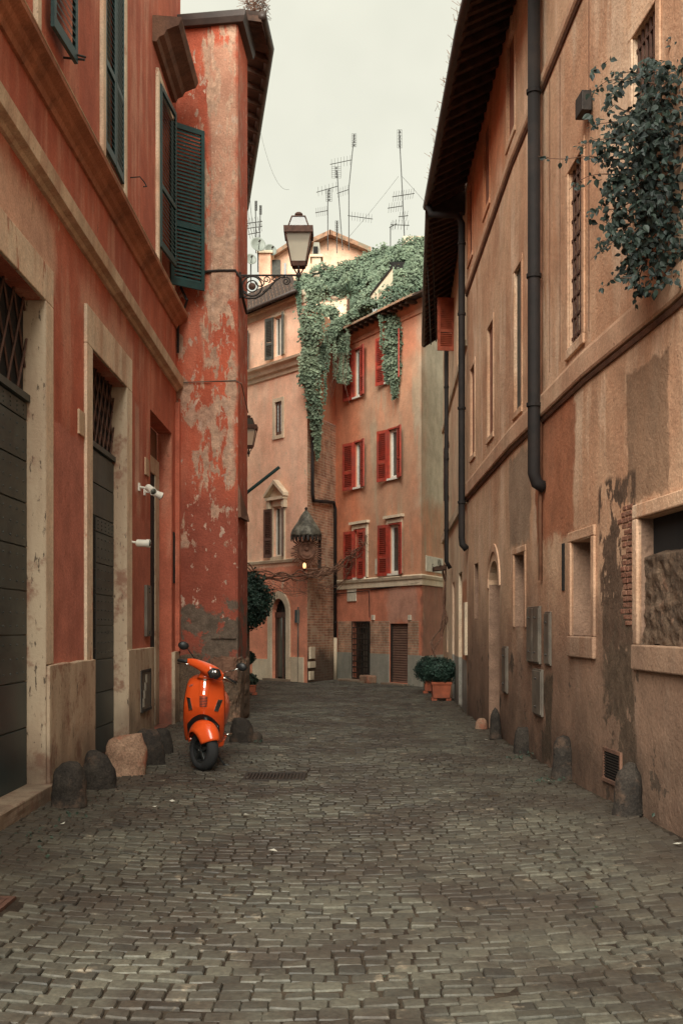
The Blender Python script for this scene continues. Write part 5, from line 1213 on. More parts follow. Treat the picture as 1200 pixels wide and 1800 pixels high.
def wire(a, b, sag, Y, n=12): return [at(a[0]+(b[0]-a[0])*t/n, a[1]+(b[1]-a[1])*t/n+sag*4*(t/n)*(1-t/n), Y) for t in range(n+1)]
m.tube(wire((453,210),(508,333),35,24), .003, 3)
single(m, 'loose_wire', M['antenna'], at(453,210,24), 'thin loose wire curling down from the left eave against the sky', 'wire')
m = MB(); m.tube(wire((700,310),(610,420),2,38), .006, 3); m.tube(wire((706,310),(750,360),-1,38), .006, 3); single(m, 'guy_wire', M['antenna'], at(705,310,38), 'thin guy wires stretched from the tall right antenna', 'wire')
m = MB()
for k in range(3): m.tube(wire((428+k*4,290),(436+k*4,395),40-k*12,22), .005, 3)
single(m, 'cable_loop', M['antenna'], at(430,290,22), 'thin drooping cable loops beside the red corner', 'wire')

# ================================================================== street lanterns
def lantern(c_, k, label, bar_from, scrolls=True):
    """c_: bottom centre of the lantern; k: scale"""
    r = root('street_lantern', c_, label, 'street lamp', 'wrought iron wall lanterns')
    def ring(w_, z): return [c_+V(sx*w_*k, sy*w_*k, z*k) for sx, sy in ((-1,-1),(1,-1),(1,1),(-1,1))]
    zz_ = [.0,.06,.07,.50,.51,.62]; 
    def frus(m, w0, z0, w1, z1): m.hexa(ring(w0,z0)+ring(w1,z1))
    m = MB(); frus(m, .10,0,.125,.07); frus(m, .23,.50,.235,.60); frus(m, .11,.785,.105,.80)
    for sx, sy in ((-1,-1),(1,-1),(1,1),(-1,1)):
        m.tube([c_+V(sx*.12*k,sy*.12*k,.06*k), c_+V(sx*.205*k,sy*.205*k,.51*k)], .013*k, 6); m.tube([c_+V(sx*.165*k,sy*.165*k,.60*k), c_+V(sx*.105*k,sy*.105*k,.79*k)], .011*k, 6)
    frus(m, .19,.60,.18,.615)
    m.obj('frame', M['rust'], r)
    m = MB(); q0, q1 = ring(.115,.07), ring(.195,.50)
    for i in range(4): m.quad(q0[i], q0[(i+1)%4], q1[(i+1)%4], q1[i])
    m.obj('pane', M['lampglass'], r)
    m = MB(); q0, q1 = ring(.16,.612), ring(.10,.785)
    for i in range(4): m.quad(q0[i], q0[(i+1)%4], q1[(i+1)%4], q1[i])
    m.obj('upper_pane', M['glass'] if k > .9 else M['lampglass'], r)
    m = MB(); m.lathe([(.02,0),(.025,.01),(.05,.02),(.066,.042),(.062,.062),(.042,.08),(.001,.085)], c_+V(0,0,.80*k), n=16); 
    m.v = [tuple(c_+V(0,0,.8*k)+(Vector(p)-c_-V(0,0,.8*k))*k) for p in m.v]; m.obj('finial', M['rust'], r, smooth=True)
    m = MB()
    for sx in (-1, 1): m.tube([c_+V(0,0,-.13*k), c_+V(sx*.05*k,0,-.07*k), c_+V(sx*.09*k,0,.0)], .012*k, 6)
    for sy in (-1, 1): m.tube([c_+V(0,0,-.13*k), c_+V(0,sy*.05*k,-.07*k), c_+V(0,sy*.09*k,.0)], .012*k, 6)
    m.lathe([(.001,-.22),(.02,-.2),(.012,-.17),(.04,-.14),(.045,-.11),(.02,-.08),(.025,-.05),(.01,-.03)], c_, n=12, sx=k, sy=k); m.obj('stem', M['iron'], r, smooth=True)
    bz = c_.z-.125*k; a = V(bar_from[0], bar_from[1], bz)
    m = MB(); m.tube([a, V(c_.x, c_.y, bz)], .016*k, 8); L = (V(c_.x, c_.y, bz)-a); d = L.normalized(); W_ = L.length
    m.tube([a+V(0,0,.05), a-V(0,0,.36*k)], .022*k, 6); m.obj('bracket_bar', M['iron'], r)
    if scrolls:
        def Pt(x, z): return a+d*x+V(0,0,z)
        def spiral(cx, cz, r0, r1, t0, t1, n=28): return [Pt(cx+(r0+(r1-r0)*i/n)*cos(t0+(t1-t0)*i/n), cz+(r0+(r1-r0)*i/n)*sin(t0+(t1-t0)*i/n)) for i in range(n+1)]
        def part(pts, rad, name='scroll'): q = MB(); q.tube(pts, rad, 6); q.obj(name, M['iron'], r, smooth=True)
        part(spiral(.19,-.17,.155,.155,0,2*pi), .014); part(spiral(.19,-.17,.09,.09,0,2*pi), .010)
        q = MB(); q.lathe([(.06,-.01),(.05,.015),(.02,.03),(.001,.032)], Pt(.19,-.17), axis=(d.y,-d.x,0), n=14); q.lathe([(.06,-.01),(.001,-.012)], Pt(.19,-.17), axis=(d.y,-d.x,0), n=14); q.obj('rosette', M['rust'], r)
        part([Pt(.02,-.33),Pt(.12,-.36),Pt(.24,-.36),Pt(.34,-.31),Pt(.42,-.24),Pt(.50,-.15),Pt(.56,-.08),Pt(.64,-.035),Pt(.72,-.03)], .016)
        part(spiral(.73,-.095,.065,.012,pi/2,-2.6*pi), .012); part(spiral(.42,-.07,.06,.012,-pi/2+.6,2.4*pi), .010); part(spiral(.34,-.10,.10,.03,pi,2.1*pi), .011)
        part(spiral(.07,-.30,.055,.01,pi,-1.6*pi), .011); part([Pt(.36,-.27),Pt(.42,-.22),Pt(.50,-.20)], .010); part([Pt(.02,-.04),Pt(.08,-.02),Pt(.19,-.012),Pt(.3,-.03),Pt(.36,-.09)], .010)
        part(spiral(.54,-.05,.035,.01,-pi,1.4*pi), .009)
    return r
c_ = at(525, 470, 17.95); lantern(c_, .98, 'large lantern on a scrolled iron bracket above the street', (-1.60, 17.97))
c_ = at(437, 788, 28.8); lantern(c_, .95, 'smaller farther lantern peeping out behind the red corner', (-2.72, 28.8), False)
# teal pole
m = MB(); m.tube([at(425,873,24.), at(491,821,24.)], .035, 10); pr = single(m, 'wall_pole', M['green'], at(425,873,24.), 'teal painted pole slanting out over the street from the left', 'pole', smooth=False)
# votive shrine
sc_ = V(-.93, 29.84, 0); Ys = 29.75
shr = root('votive_shrine', at(538,1000,Ys), 'votive shrine with a scalloped metal canopy and small lit lamp on the corner', 'shrine')
def sp3(px, py, dy=0.): return at(px, py, Ys+dy)
top = sp3(538, 905); k = Ys/FP
M['verdigris'] = simple('verdigris_canopy', (.055,.050,.036,1), .7, .5, 14, dirt=(.17,.16,.125,1), bump=.6)
cz = sp3(538, 942)
m = MB(); prof = [(27,0),(27,3),(24.5,10),(19.5,18),(14.5,25),(11.5,31),(8,37),(4,42),(1,46)]
m.lathe([(a*k, b*k) for a, b in prof], cz, n=28, sy=.75, cap=False); m.obj('canopy', M['verdigris'], shr, smooth=True, solid=.01)
m = MB(); m.lathe([(.005,0),(.045,.03),(.03,.07),(.001,.09)], cz+V(0,0,45*k), n=10); m.obj('finial', M['iron'], shr, smooth=True)
for j in range(22):
    a = 2*pi*j/22; p = cz+V(27*k*cos(a), 27*k*.75*sin(a), 0); t_ = V(-sin(a), cos(a)*.75, 0).normalized()*.038
    m = MB(); m.add([p-t_, p+t_, p+t_*.8-V(0,0,.09), p-V(0,0,.15), p-t_*.8-V(0,0,.09)], [(0,1,2,3,4)]); m.obj('scallop', M['iron'], shr, solid=.006)
M['shrine'] = simple('shrine_stone', (.17,.085,.055,1), .9, .4, 10, bump=.6)
cm = sp3(539, 968); m = MB()
m.lathe([(.001,.05),(.16,.05),(.17,.07),(.20,.075),(.205,.04),(.24,.03)], cm+V(0,.02,0), axis=(.1,-1,0), n=36, sy=1.12, cap=False, xdir=(1,0,0)); m.obj('medallion', M['shrine'], shr, smooth=True)
for j in range(44):
    a = 2*pi*j/44
    if 1.0 < a < 2.1: continue
    L = .36+.05*sin(j*2.2)+(.04 if a > pi else 0); d = V(cos(a), 0, sin(a)*1.1)
    m = MB(); m.tube([cm+V(0,.03,0)+d*.22, cm+V(0,.05,0)+d*L], [.012,.02], 4); m.obj('ray', M['shrine'], shr)
m = MB()   # relief figure in the medallion, very worn
m.lathe([(.07,-.02),(.06,.02),(.02,.045),(.001,.05)], cm+V(0,-.035,.04), axis=(.1,-1,0), n=12); m.lathe([(.11,-.02),(.09,.01),(.03,.03),(.001,.035)], cm+V(0,-.03,-.10), axis=(.1,-1,0), n=12, sx=1.2); m.obj('worn_relief', M['shrine'], shr, smooth=True)
m = MB(); p = sp3(561,975,.1); m.hexa([p-V(.04,0,.35),p+V(.05,0,-.35),p+V(.05,.1,-.35),p+V(-.04,.1,-.35),p-V(.04,0,-.4),p+V(.05,0,.4),p+V(.05,.1,.4),p+V(-.04,.1,.4)]); m.obj('side_board', M['wood'], shr)
m = MB(); p = sp3(535,999,-.15); m.tube([p+V(0,.3,-.15), p+V(0,.1,-.12), p+V(0,0,-.04)], .015, 5); m.lathe([(.03,0),(.045,.02),(.04,.03)], p-V(0,0,.04), n=10); m.obj('lamp_arm', M['iron'], shr)
m = MB(); m.lathe([(.03,0),(.045,.05),(.04,.11),(.02,.14),(.001,.145)], p-V(0,0,-.0), n=12); m.obj('lamp', M['glow'], shr, smooth=True)
m = MB(); p = sp3(545,1000,-.1); m.box(p.x-.15,p.x+.2,p.y-.05,p.y+.2,p.z-.02,p.z+.02); m.obj('ledge', M['shrine'], shr)

# dry vine across the facades
dv = root('dry_vine', at(440,1005,29), 'leafless brown vine strung along the facades below the shrine', 'vine')
def twigline(pts, r0, n, amp, name='branch', Yj=.1, parent=dv, mat=None):
    for _ in range(n):
        m = MB(); P = []; ph = random.uniform(0, 9); a2 = amp*random.uniform(.3, 1)
        for i in range(len(pts)-1):
            for t in range(6):
                f = t/6; x, y, Y = [pts[i][j]+(pts[i+1][j]-pts[i][j])*f for j in range(3)]; q = (i+f)*1.3+ph
                P.append(at(x+a2*.4*sin(q*2.1), y+a2*sin(q*1.7)+a2*.5*sin(q*4.3), Y+Yj*sin(q)))
        m.tube(P, r0*random.uniform(.4, 1), 4); m.obj(name, mat or M['twig'], parent)
twigline([(432,1000,30.3),(470,1012,30.4),(510,1016,29.9),(545,1010,29.6),(575,1000,30.)], .022, 7, 9)
twigline([(440,1005,30.3),(465,1030,30.4),(500,1042,29.9),(550,1038,29.6)], .010, 5, 8)
twigline([(560,1010,29.8),(590,1000,31.4),(610,985,31.),(630,965,30.6),(645,945,30.3)], .016, 8, 10)
twigline([(560,1030,29.9),(590,1040,31.4),(615,1000,31.),(632,960,30.6)], .009, 4, 9)
m = MB()
for _ in range(260):
    t = random.random(); px = 432+t*214; py = 1010+14*sin(t*3.2)-(max(0, t-.65)*170)+random.gauss(0,10); Y = 29.6 if px > 520 and px < 580 else 30.3
    a = at(px, py, Y+random.uniform(-.1,.1)); b_ = a+V(random.gauss(0,.14), random.gauss(0,.06), random.gauss(0,.12)); m.tube([a, b_], .004, 3)
m.obj('twigs', M['twig'], dv, kind='stuff')
# sign post by the arched door
sp_ = root('sign_post', gnd(524,1199), 'thin grey post with a dark square sign seen edge on by the arched door', 'sign post'); g = gnd(524,1199)
m = MB(); m.tube([g, g+V(0,0,2.0)], .022, 8); m.obj('post', M['metal_box'], sp_)
m = MB(); m.box(g.x-.09, g.x+.08, g.y-.03, g.y+.0, 1.58, 1.92); m.obj('sign', M['doorgreen'], sp_); m = MB(); m.box(g.x-.03, g.x+.03, g.y-.05, g.y-.031, 1.56, 1.93); m.obj('sign_bracket', M['metal_box'], sp_)

# ================================================================== guard stones
def guard(px0, px1, py0, py1, label, mat='basalt', lean=0, flat=.0, sy=.8, group='guard stones along the walls'):
    g = gnd((px0+px1)/2, py1-3); k = g.y/FP; w_ = (px1-px0)/2*k; h = (py1-py0)*k*.97; m = MB()
    def fn(u, v):
        th = 2*pi*u; t_ = v; r_ = (1-max(0, (t_-.35)/.65)**2.4*(1-flat))**.5 if t_ < .999 else (flat*.6+.02)
        if t_ >= .999: r_ = 0.02
        z = h*t_**1.0; p = V(w_*r_*cos(th)*(1.03-.12*t_), w_*sy*r_*sin(th), z)+V(lean*t_*w_, 0, 0)
        q = p+g; return g+p*(1+.17*noise.noise(q*4)+.06*noise.noise(q*14))
    m.grid(fn, 28, 18); return single(m, 'guard_stone', M[mat], g+V(0,w_*sy*.6,-.02), label, 'guard stone', group, smooth=True, merge=True)
# builder places the geometry relative to its own ground point
guard(91,153,1337,1420,'dark rounded guard stone nearest the camera against the left plinth')
guard(145,205,1320,1390,'second dark guard stone from the camera on the left, beside the teal door', lean=-.1)
guard(183,257,1290,1366,'wide pinkish guard stone with a flat worn top in front of the teal door', 'pinkstone', flat=.55)
guard(228,290,1283,1346,'grey brown guard stone just behind the pinkish one', flat=.2)
guard(264,305,1275,1327,'small dark guard stone close to the scooter front wheel')
guard(404,447,1264,1306,'squat dark stone at the foot of the peeling red corner', flat=.3)
guard(440,462,1288,1306,'tiny low stone beside the squat one at the red corner')
guard(1079,1130,1334,1436,'tall dark guard stone by the cellar vent on the right wall')
guard(968,1010,1290,1372,'stout guard stone with a dirty top midway along the right wall', flat=.2)
guard(903,936,1278,1328,'guard stone below the small niche on the right wall', flat=.3)
guard(859,880,1250,1302,'narrow guard stone at the arched doorway on the right')
guard(834,856,1264,1284,'low pale stone lump farthest along the right wall', 'pinkstone')

# ================================================================== planters and bushes
def planter(px0, px1, pyb, hpx, label, group=None, group2=None):
    g = gnd((px0+px1)/2, pyb); k = g.y/FP; w_ = (px1-px0)/2*k; h = hpx*k; r = root('planter', g+V(0,w_,0), label, 'planter', group)
    m = MB()
    def ring(a, z): return [V(g.x+sx*a, g.y+w_+sy*a, z) for sx, sy in ((-1,-1),(1,-1),(1,1),(-1,1))]
    m.hexa(ring(w_*.82,.05)+ring(w_*.93,h*.84)); m.obj('pot', M['terracotta'], r, bevel=.01)
    m = MB(); m.hexa(ring(w_,h*.84)+ring(w_*1.02,h)); m.obj('rim', M['terracotta'], r, bevel=.012)
    for sx in (-1, 1):
        m = MB(); m.box(g.x+sx*w_*.7-.05, g.x+sx*w_*.7+.05, g.y+w_*.3, g.y+w_*1.7, 0, .05); m.obj('foot', M['terracotta'], r)
    m = MB(); m.hexa(ring(w_*.85,h*.9)+ring(w_*.85,h+.004)); m.obj('soil', M['earth'], r)
    return g+V(0,w_,h), w_
def bush(c_, rx, ry, rz, n, sz, mat, label, name='bush', cat='bush', trunk=None, group=None):
    r = root(name, c_-V(0,0,rz), label, cat, group); m = MB(); core = MB()
    for _ in range(n):
        d = V(random.gauss(0,1),random.gauss(0,1),random.gauss(0,1)).normalized(); f = random.uniform(.72,1.04)*(1+.30*noise.noise(d*2.2+c_)+.22*noise.noise(d*6+c_)); p = c_+V(d.x*rx*f, d.y*ry*f, d.z*rz*f)
        leafgeo(m, p, d, sz*random.uniform(.7,1.3), min(1,max(0,.5+.5*noise.noise(p*6)+random.uniform(-.3,.3))))
    m.obj('crown', M[mat], r, kind='stuff', recalc=False)
    def fn(u, v): th = 2*pi*u; ph = pi*(v-.5); d = V(cos(th)*cos(ph), sin(th)*cos(ph), sin(ph)); f = .72*(1+.22*noise.noise(d*2.2+c_)); return c_+V(d.x*rx*f, d.y*ry*f, d.z*rz*f)
    core.grid(fn, 16, 10); core.obj('inner_mass', M[mat], r, smooth=True)
    t_ = MB(); t_.tube([c_-V(0,0,rz*.5), V(c_.x+.02, c_.y, trunk if trunk is not None else c_.z-rz*1.05)], .03, 7); t_.obj('trunk', M['stem'], r)
    return r
p, w_ = planter(758, 794, 1232, 33, 'nearer terracotta box planter on the right of the street'); bush(p+V(-.02,0,.22), .32, .32, .27, 5000, .04, 'darkbush', 'dark clipped bush in the nearer planter')
p, w_ = planter(745, 765, 1219, 24, 'farther terracotta planter partly hidden behind the nearer one'); bush(p+V(-.03,0,.22), .29, .3, .27, 3500, .04, 'darkbush', 'dark clipped bush in the farther planter')
p, w_ = planter(430, 450, 1222, 18, 'small terracotta pot just past the red corner'); bush(p+V(.02,0,.10), .13, .12, .14, 260, .06, 'weed', 'spiky green potted plant just past the red corner')
bush(V((436-600)*25.5/FP, 25.5, CH+(HY-1058)*25.5/FP), .52, .45, .64, 8000, .06, 'darkbush', 'dark leafy tree crown emerging behind the red corner', 'small_tree', 'tree', trunk=0.)
bush(V((438-600)*26.5/FP, 26.5, CH+(HY-1156)*26.5/FP), .14, .14, .14, 700, .05, 'darkbush', 'little round bush behind the red corner')
# ivy at planter foot and bare climber
bc = root('bare_climber', gnd(765,1215), 'bare climbing plant on the far right corner above the planters', 'climber')
twigline([(768,1165,25.),(757,1130,26.),(775,1105,26.3),(780,1060,26.6),(785,1010,26.6)], .02, 3, 6, parent=bc)
twigline([(784,1095,26.),(780,1060,26.6),(783,1020,26.6),(778,998,26.6)], .012, 9, 7, parent=bc)
twigline([(762,1140,25.5),(775,1120,26.),(782,1085,26.)], .010, 4, 6, parent=bc)
tc_ = root('tiled_hood', at(778,1000,26.3), 'small ragged tiled hood on the corner beside the street sign', 'hood'); a = at(763,1003,26.3); b_ = at(797,995,26.3)
m = MB(); m.hexa([a,b_-V(0,0,.06),b_+V(0,.6,-.06),a+V(0,.6,0),a+V(0,0,.09),b_+V(0,0,.06),b_+V(0,.6,.06),a+V(0,.6,.09)]); m.obj('board', M['wood2'], tc_)
for k in range(5): q = a.lerp(b_, (k+.5)/5)+V(0,.0,.09); inst(tme, 'tile', tc_, Matrix.Translation(q-ORG[tc_.name]))

# ================================================================== vine on the near right wall
vr = root('hanging_vine', WR.p(sr(1150), .1, 5.0), 'dark leafy vine spilling over the ochre wall at the upper right', 'vine')
lm = MB()
# leaf: pointed heart with a fold
lv = [(0,0,0),(.30,.22,.06),(.34,.50,.07),(.18,.78,.04),(0,1.05,-.04),(-.18,.78,.04),(-.34,.50,.07),(-.30,.22,.06),(0,.5,-.02)]
lm.add(lv, [(0,1,2,8),(8,2,3,4),(8,4,5,6),(0,8,6,7)]); lme = lm.mesh('leaf', recalc=False); lme.materials.append(M['vine'])
bigleaf = MB(); placed = 0; leaves = []
def vpt(px, py, out): s_ = sr(min(px, 1215)); Yw = WR.frame(s_)[0].y; q = at(px, py, Yw-.0); n_ = WR.frame(s_)[2]; Yn = max(q.y+n_.y*out-.0, 5); 
def VP(px, py, Y): return at(px, py, Y)
def addleaf(p, sz):
    d = V(random.gauss(0,.8), random.gauss(-.3,.6), random.gauss(-.9,.5)).normalized(); up = V(-.6+random.gauss(0,.5), -.8+random.gauss(0,.4), .4+random.gauss(0,.4)); x = d.cross(up).normalized(); z = x.cross(d).normalized()
    mt = Matrix((x*sz, d*sz, z*sz)).transposed().to_4x4(); mt.translation = p; leaves.append((sz, mt))
Yv = 8.3
# dense mass
def dens_v(px, py):
    # density field of the clump in the picture's upper right
    cx = (px-1180)/105; cy = (py-305)/180; r_ = cx*cx+cy*cy
    return math.exp(-r_*1.0)
cntv = 0
while cntv < 4600:
    px = random.uniform(1035, 1290); py = random.uniform(95, 520)
    d = dens_v(px, py)*1.25+.62*noise.noise(V(px/34, py/34, 3.))+.25*noise.noise(V(px/12, py/12, 7.))
    if px > 1150 and 140 < py < 470: d += .28
    if px > 1200: d = max(d, .6 if 120 < py < 470 else 0)*.8
    if random.random() > d or d < .36: continue
    Y = Yv+random.uniform(-.35,.45); addleaf(VP(px, py, Y), random.uniform(.035,.07)); cntv += 1
tw_ = MB(); strs = []
def spray(x0, y0, x1, y1, n, sag=0, w0=10, r=.006):
    P = []; N = 10
    for i in range(N+1): t = i/N; P.append((x0+(x1-x0)*t+4*sin(t*7+x0), y0+(y1-y0)*t+sag*4*t*(1-t)+4*sin(t*9+y0)))
    Yb = Yv+random.uniform(-.25,.2)
    m = MB(); m.tube([VP(x, y, Yb) for x, y in P], [r*(1-.7*i/N) for i in range(N+1)], 5); m.obj('stem', M['stem'], vr)
    for _ in range(n):
        t = random.random(); i = min(N-1, int(t*N)); x = P[i][0]+(P[i+1][0]-P[i][0])*(t*N-i); y = P[i][1]+(P[i+1][1]-P[i][1])*(t*N-i); ww = w0*(1-.6*t)
        addleaf(VP(x+random.gauss(0,ww*.7), y+random.gauss(0,ww*.8), Yb+random.gauss(0,.06)), random.uniform(.04,.075)*(1-.4*t))
spray(1140,270,945,272,34,8,9); spray(1150,230,1010,262,42,-6,12); spray(1140,250,1045,215,40,-8,14); spray(1150,130,1035,165,40,-10,12); spray(1160,150,1080,125,24,-4,9)
spray(1150,300,1050,352,48,0,15); spray(1150,330,1055,290,30,-6,12); spray(1140,380,1038,460,44,-10,14); spray(1130,400,1045,430,36,4,13); spray(1140,420,1085,470,46,0,15)
spray(1145,430,1112,528,40,0,9); spray(1150,400,1100,500,40,0,12); spray(1160,200,1180,55,34,0,10); spray(1190,180,1188,60,30,0,9); spray(1150,350,1060,395,40,-4,14); spray(1120,390,1070,370,26,0,12)
spray(1130,300,1000,330,26,-10,10); spray(1120,350,1030,370,24,6,10); spray(1130,470,1060,500,30,4,11); spray(1120,200,1060,190,22,-6,8); spray(1110,450,1120,545,22,0,7); spray(1200,120,1150,140,30,-5,12); spray(1160,440,1148,480,24,0,14)
leaves.sort(key=lambda q: -q[0]*(1.0 if (q[1].translation.x*FP/q[1].translation.y) < 600 else .1))
o_ = ORG[vr.name]
for sz, mt in leaves[:290]:
    mm = mt.copy(); mm.translation = mt.translation-o_; inst(lme, 'leaf', vr, mm)
m = MB()
for sz, mt in leaves[290:]: m.add([mt @ Vector(q) for q in lv], [(0,1,2,8),(8,2,3,4),(8,4,5,6),(0,8,6,7)], random.random())
m.obj('leaves', M['vine'], vr, kind='stuff', recalc=False)
# weeds along the wall feet, moss tufts and litter
wd = MB()
for (px, py, n, sp) in ((1195,1440,90,.10),(962,1375,26,.06),(908,1335,22,.05),(930,1330,20,.05),(120,1440,14,.10),(60,1470,16,.15),(20,1510,22,.2),(150,1412,18,.06),(715,1207,26,.08),(455,1306,12,.04)):
    g = gnd(px, py)
    for _ in range(n):
        p = g+V(random.gauss(0,sp), random.gauss(0,sp), random.uniform(0,.05 if n < 80 else .22)); leafgeo(wd, p, (0,-.3,1), random.uniform(.02,.045), random.random())
for _ in range(500):
    x = random.uniform(-2.4,2.4); y = random.uniform(4.3,9.5)
    if noise.noise(V(x*1.1, y*.9, 4.)) < .22: continue
    leafgeo(wd, V(x, y, gz(x,y)-.012), (0,0,1), .02, random.random())
tag(wd.obj('weeds', M['weed'], None, kind='stuff', recalc=False), 'small weeds and moss along the wall feet and joints', 'weeds', kind='stuff')
lit = MB()
for (px, py) in ((303,1410),(272,1423),(434,1436),(272,1310),(1128,1435),(853,1303),(965,1376),(110,1452),(345,1412),(480,1500),(1190,1488)):
    g = gnd(px, py); a = random.uniform(0,3); s_ = random.uniform(.015,.035); z = gz(g.x,g.y)+.012
    lit.add([V(g.x+s_*cos(a+t_), g.y+s_*sin(a+t_), z+random.uniform(0,.02)) for t_ in (0,1.5,3.1,4.4)], [(0,1,2,3)])
tag(lit.obj('litter', M['paper'], None, kind='stuff', recalc=False), 'scraps of pale paper scattered over the cobbles', 'litter', kind='stuff')
# tufts on gutters
tf = MB()
for _ in range(170):
    t_ = random.random()**1.5; Yg = 11.5+7.5*t_; 
    p = V(1.47+random.gauss(0,.03), Yg, 9.0-.02*(Yg-14)+random.uniform(0,.14)); q = p+V(random.gauss(-.03,.04), random.gauss(0,.04), random.uniform(.02,.10)); tf.tube([p,q], .003, 3)
for _ in range(300):
    a = at(random.uniform(432,468), random.uniform(0,30), 18.6); q = a+V(random.gauss(0,.08), random.gauss(0,.08), random.gauss(.0,.06)); tf.tube([a,q], .004, 3)
tag(tf.obj('gutter_tufts', M['twig'], None, kind='stuff', recalc=False), 'dry tufts of grass growing in the roof gutters', 'dry grass', kind='stuff')

# ================================================================== scooter
M['orange'] = simple('orange_enamel', (.70,.085,.014,1), .28, .04, 3, bump=0, coat=.6, spec=.5)
M['rubber'] = simple('tyre_rubber', (.018,.018,.018,1), .85, .2, 20)
M['darkrim'] = simple('dark_alloy', (.05,.052,.05,1), .4, .15, 9, metal=.6, bump=0)
M['chrome'] = simple('chrome', (.62,.62,.58,1), .15, .03, 9, metal=1., bump=0)
M['blackplastic'] = simple('black_plastic', (.015,.016,.016,1), .4, .1, 9)
M['smoked'] = simple('smoked_lens', (.035,.03,.026,1), .08, .2, 9, bump=0, spec=.9)
sc = root('scooter', (-1.475, 11.80, -.005), 'orange motor scooter parked facing the camera by the left wall', 'scooter')
ORG[sc.name] = V(0,0,0); sc.rotation_euler = (0, R(3.5), R(2)); sc.scale = (1.04, 1, 1)
ST = Matrix.Translation((0,.06,0)) @ Matrix.Rotation(R(36), 4, 'Z') @ Matrix.Translation((0,-.06,0))
def steer(m): m.v = [tuple(ST @ Vector(p)) for p in m.v]; return m
# wheel
fw = bpy.data.objects.new('front_wheel', None); COL.objects.link(fw); fw.parent = sc; ORG[fw.name] = V(0,0,0)
def torus(m, c, Rr, r_, n=36, k=12, squash=1.): m.lathe([(Rr+r_*cos(2*pi*i/k), r_*squash*sin(2*pi*i/k)) for i in range(k+1)], c, axis=(1,0,0), n=n, cap=False)
wc = V(0,0,.218)
m = MB(); torus(m, wc, .166, .052, squash=1.15); steer(m).obj('tyre', M['rubber'], fw, smooth=True, merge=True)
m = MB(); m.lathe([(.118,-.045),(.135,-.045),(.135,.045),(.118,.045),(.118,-.045)], wc, axis=(1,0,0), n=36, cap=False); steer(m).obj('rim', M['darkrim'], fw, bevel=.003)
for k in range(5):
    a = 2*pi*k/5+.3; d = V(0,cos(a),sin(a)); t_ = V(0,-sin(a),cos(a)); m = MB(); P = lambda r, w_, x: wc+d*r+t_*w_+V(x,0,0)
    m.hexa([P(.02,-.022,-.05),P(.125,-.013,-.045),P(.125,-.013,.02),P(.02,-.022,.02),P(.02,.022,-.05),P(.125,.013,-.045),P(.125,.013,.02),P(.02,.022,.02)]); steer(m).obj('spoke', M['darkrim'], fw, bevel=.003)
m = MB(); m.lathe([(.032,-.02),(.030,.055),(.012,.062),(.001,.062)], wc, axis=(-1,0,0), n=16); steer(m).obj('hub', M['darkrim'], fw)
m = MB(); m.lathe([(.012,.0),(.010,.066),(.001,.068)], wc, axis=(-1,0,0), n=8); steer(m).obj('axle_nut', M['chrome'], fw)
m = MB(); m.tube([V(.075,.0,.22), V(.075,.05,.40), V(.03,.10,.62)], .03, 8); steer(m).obj('fork', M['blackplastic'], sc, smooth=True)
# fender
m = MB()
def fen(u, v):
    a = R(26+132*u); rad = .262+.035*sin(pi*min(1,u*1.15)); wv = (v-.5)*2; hw_ = .125*(.55+.45*sin(pi*min(1,.12+u*.9)))+.01
    drop = .105*abs(wv)**2.6+.015*wv*wv; r_ = rad-drop
    return V(wv*hw_, .03-r_*cos(a), .225+r_*sin(a)*1.02)
m.grid(fen, 26, 18); steer(m).obj('front_fender', M['orange'], sc, smooth=True, solid=.006)
m = MB()
def pos(u, v): p = fen(.30+.20*u-.03*v, .80+.085*v); return p+V(.012,-.002,.006)
m.grid(pos, 6, 3); steer(m).obj('fender_lamp', M['smoked'], sc, smooth=True, solid=.008)
# leg shield
RO = [(.27,.185,.30),(.33,.198,.26),(.42,.205,.19),(.50,.206,.13),(.58,.206,.085),(.66,.205,.060),(.75,.199,.055),(.83,.190,.062),(.89,.182,.078),(.935,.166,.095),(.965,.130,.115),(.982,.085,.13)]
def ro(z):
    if z <= RO[0][0]: return RO[0]
    for a, b in zip(RO, RO[1:]):
        if z <= b[0]: f = (z-a[0])/(b[0]-a[0]); f = f; return tuple(a[i]+(b[i]-a[i])*f for i in range(3))
    return RO[-1]
def shf(x, z, out=0.):      # x in -1..1
    _, hw_, y0 = ro(z); xx = x*hw_
    cen = .035*math.exp(-(x*2.6)**2)*min(1, max(0, (z-.5)/.12))
    return V(xx, y0+.075*abs(x)**2.2+.03*abs(x)**6-cen-out, z)
m = MB(); m.grid(lambda u, v: shf(u*2-1, .27+.712*v), 36, 44); m.obj('leg_shield', M['orange'], sc, smooth=True, solid=.012)
m = MB(); pts = [shf(-1, .27+.66*t/14) for t in range(15)]; m.tube(pts, .006, 6); m.obj('shield_trim', M['darkrim'], sc, smooth=True)
m = MB(); pts = [shf(1, .27+.66*t/14) for t in range(15)]; m.tube(pts, .006, 6); m.obj('shield_trim', M['darkrim'], sc, smooth=True)
m = MB()
def wa(u, v): x = (u*2-1)*.80; zt_ = .585-.13*x*x*1.5; z = .275+(zt_-.275)*v; return shf(x, z, .010)
m.grid(wa, 20, 14); m.obj('wheel_arch', M['blackplastic'], sc, smooth=True)
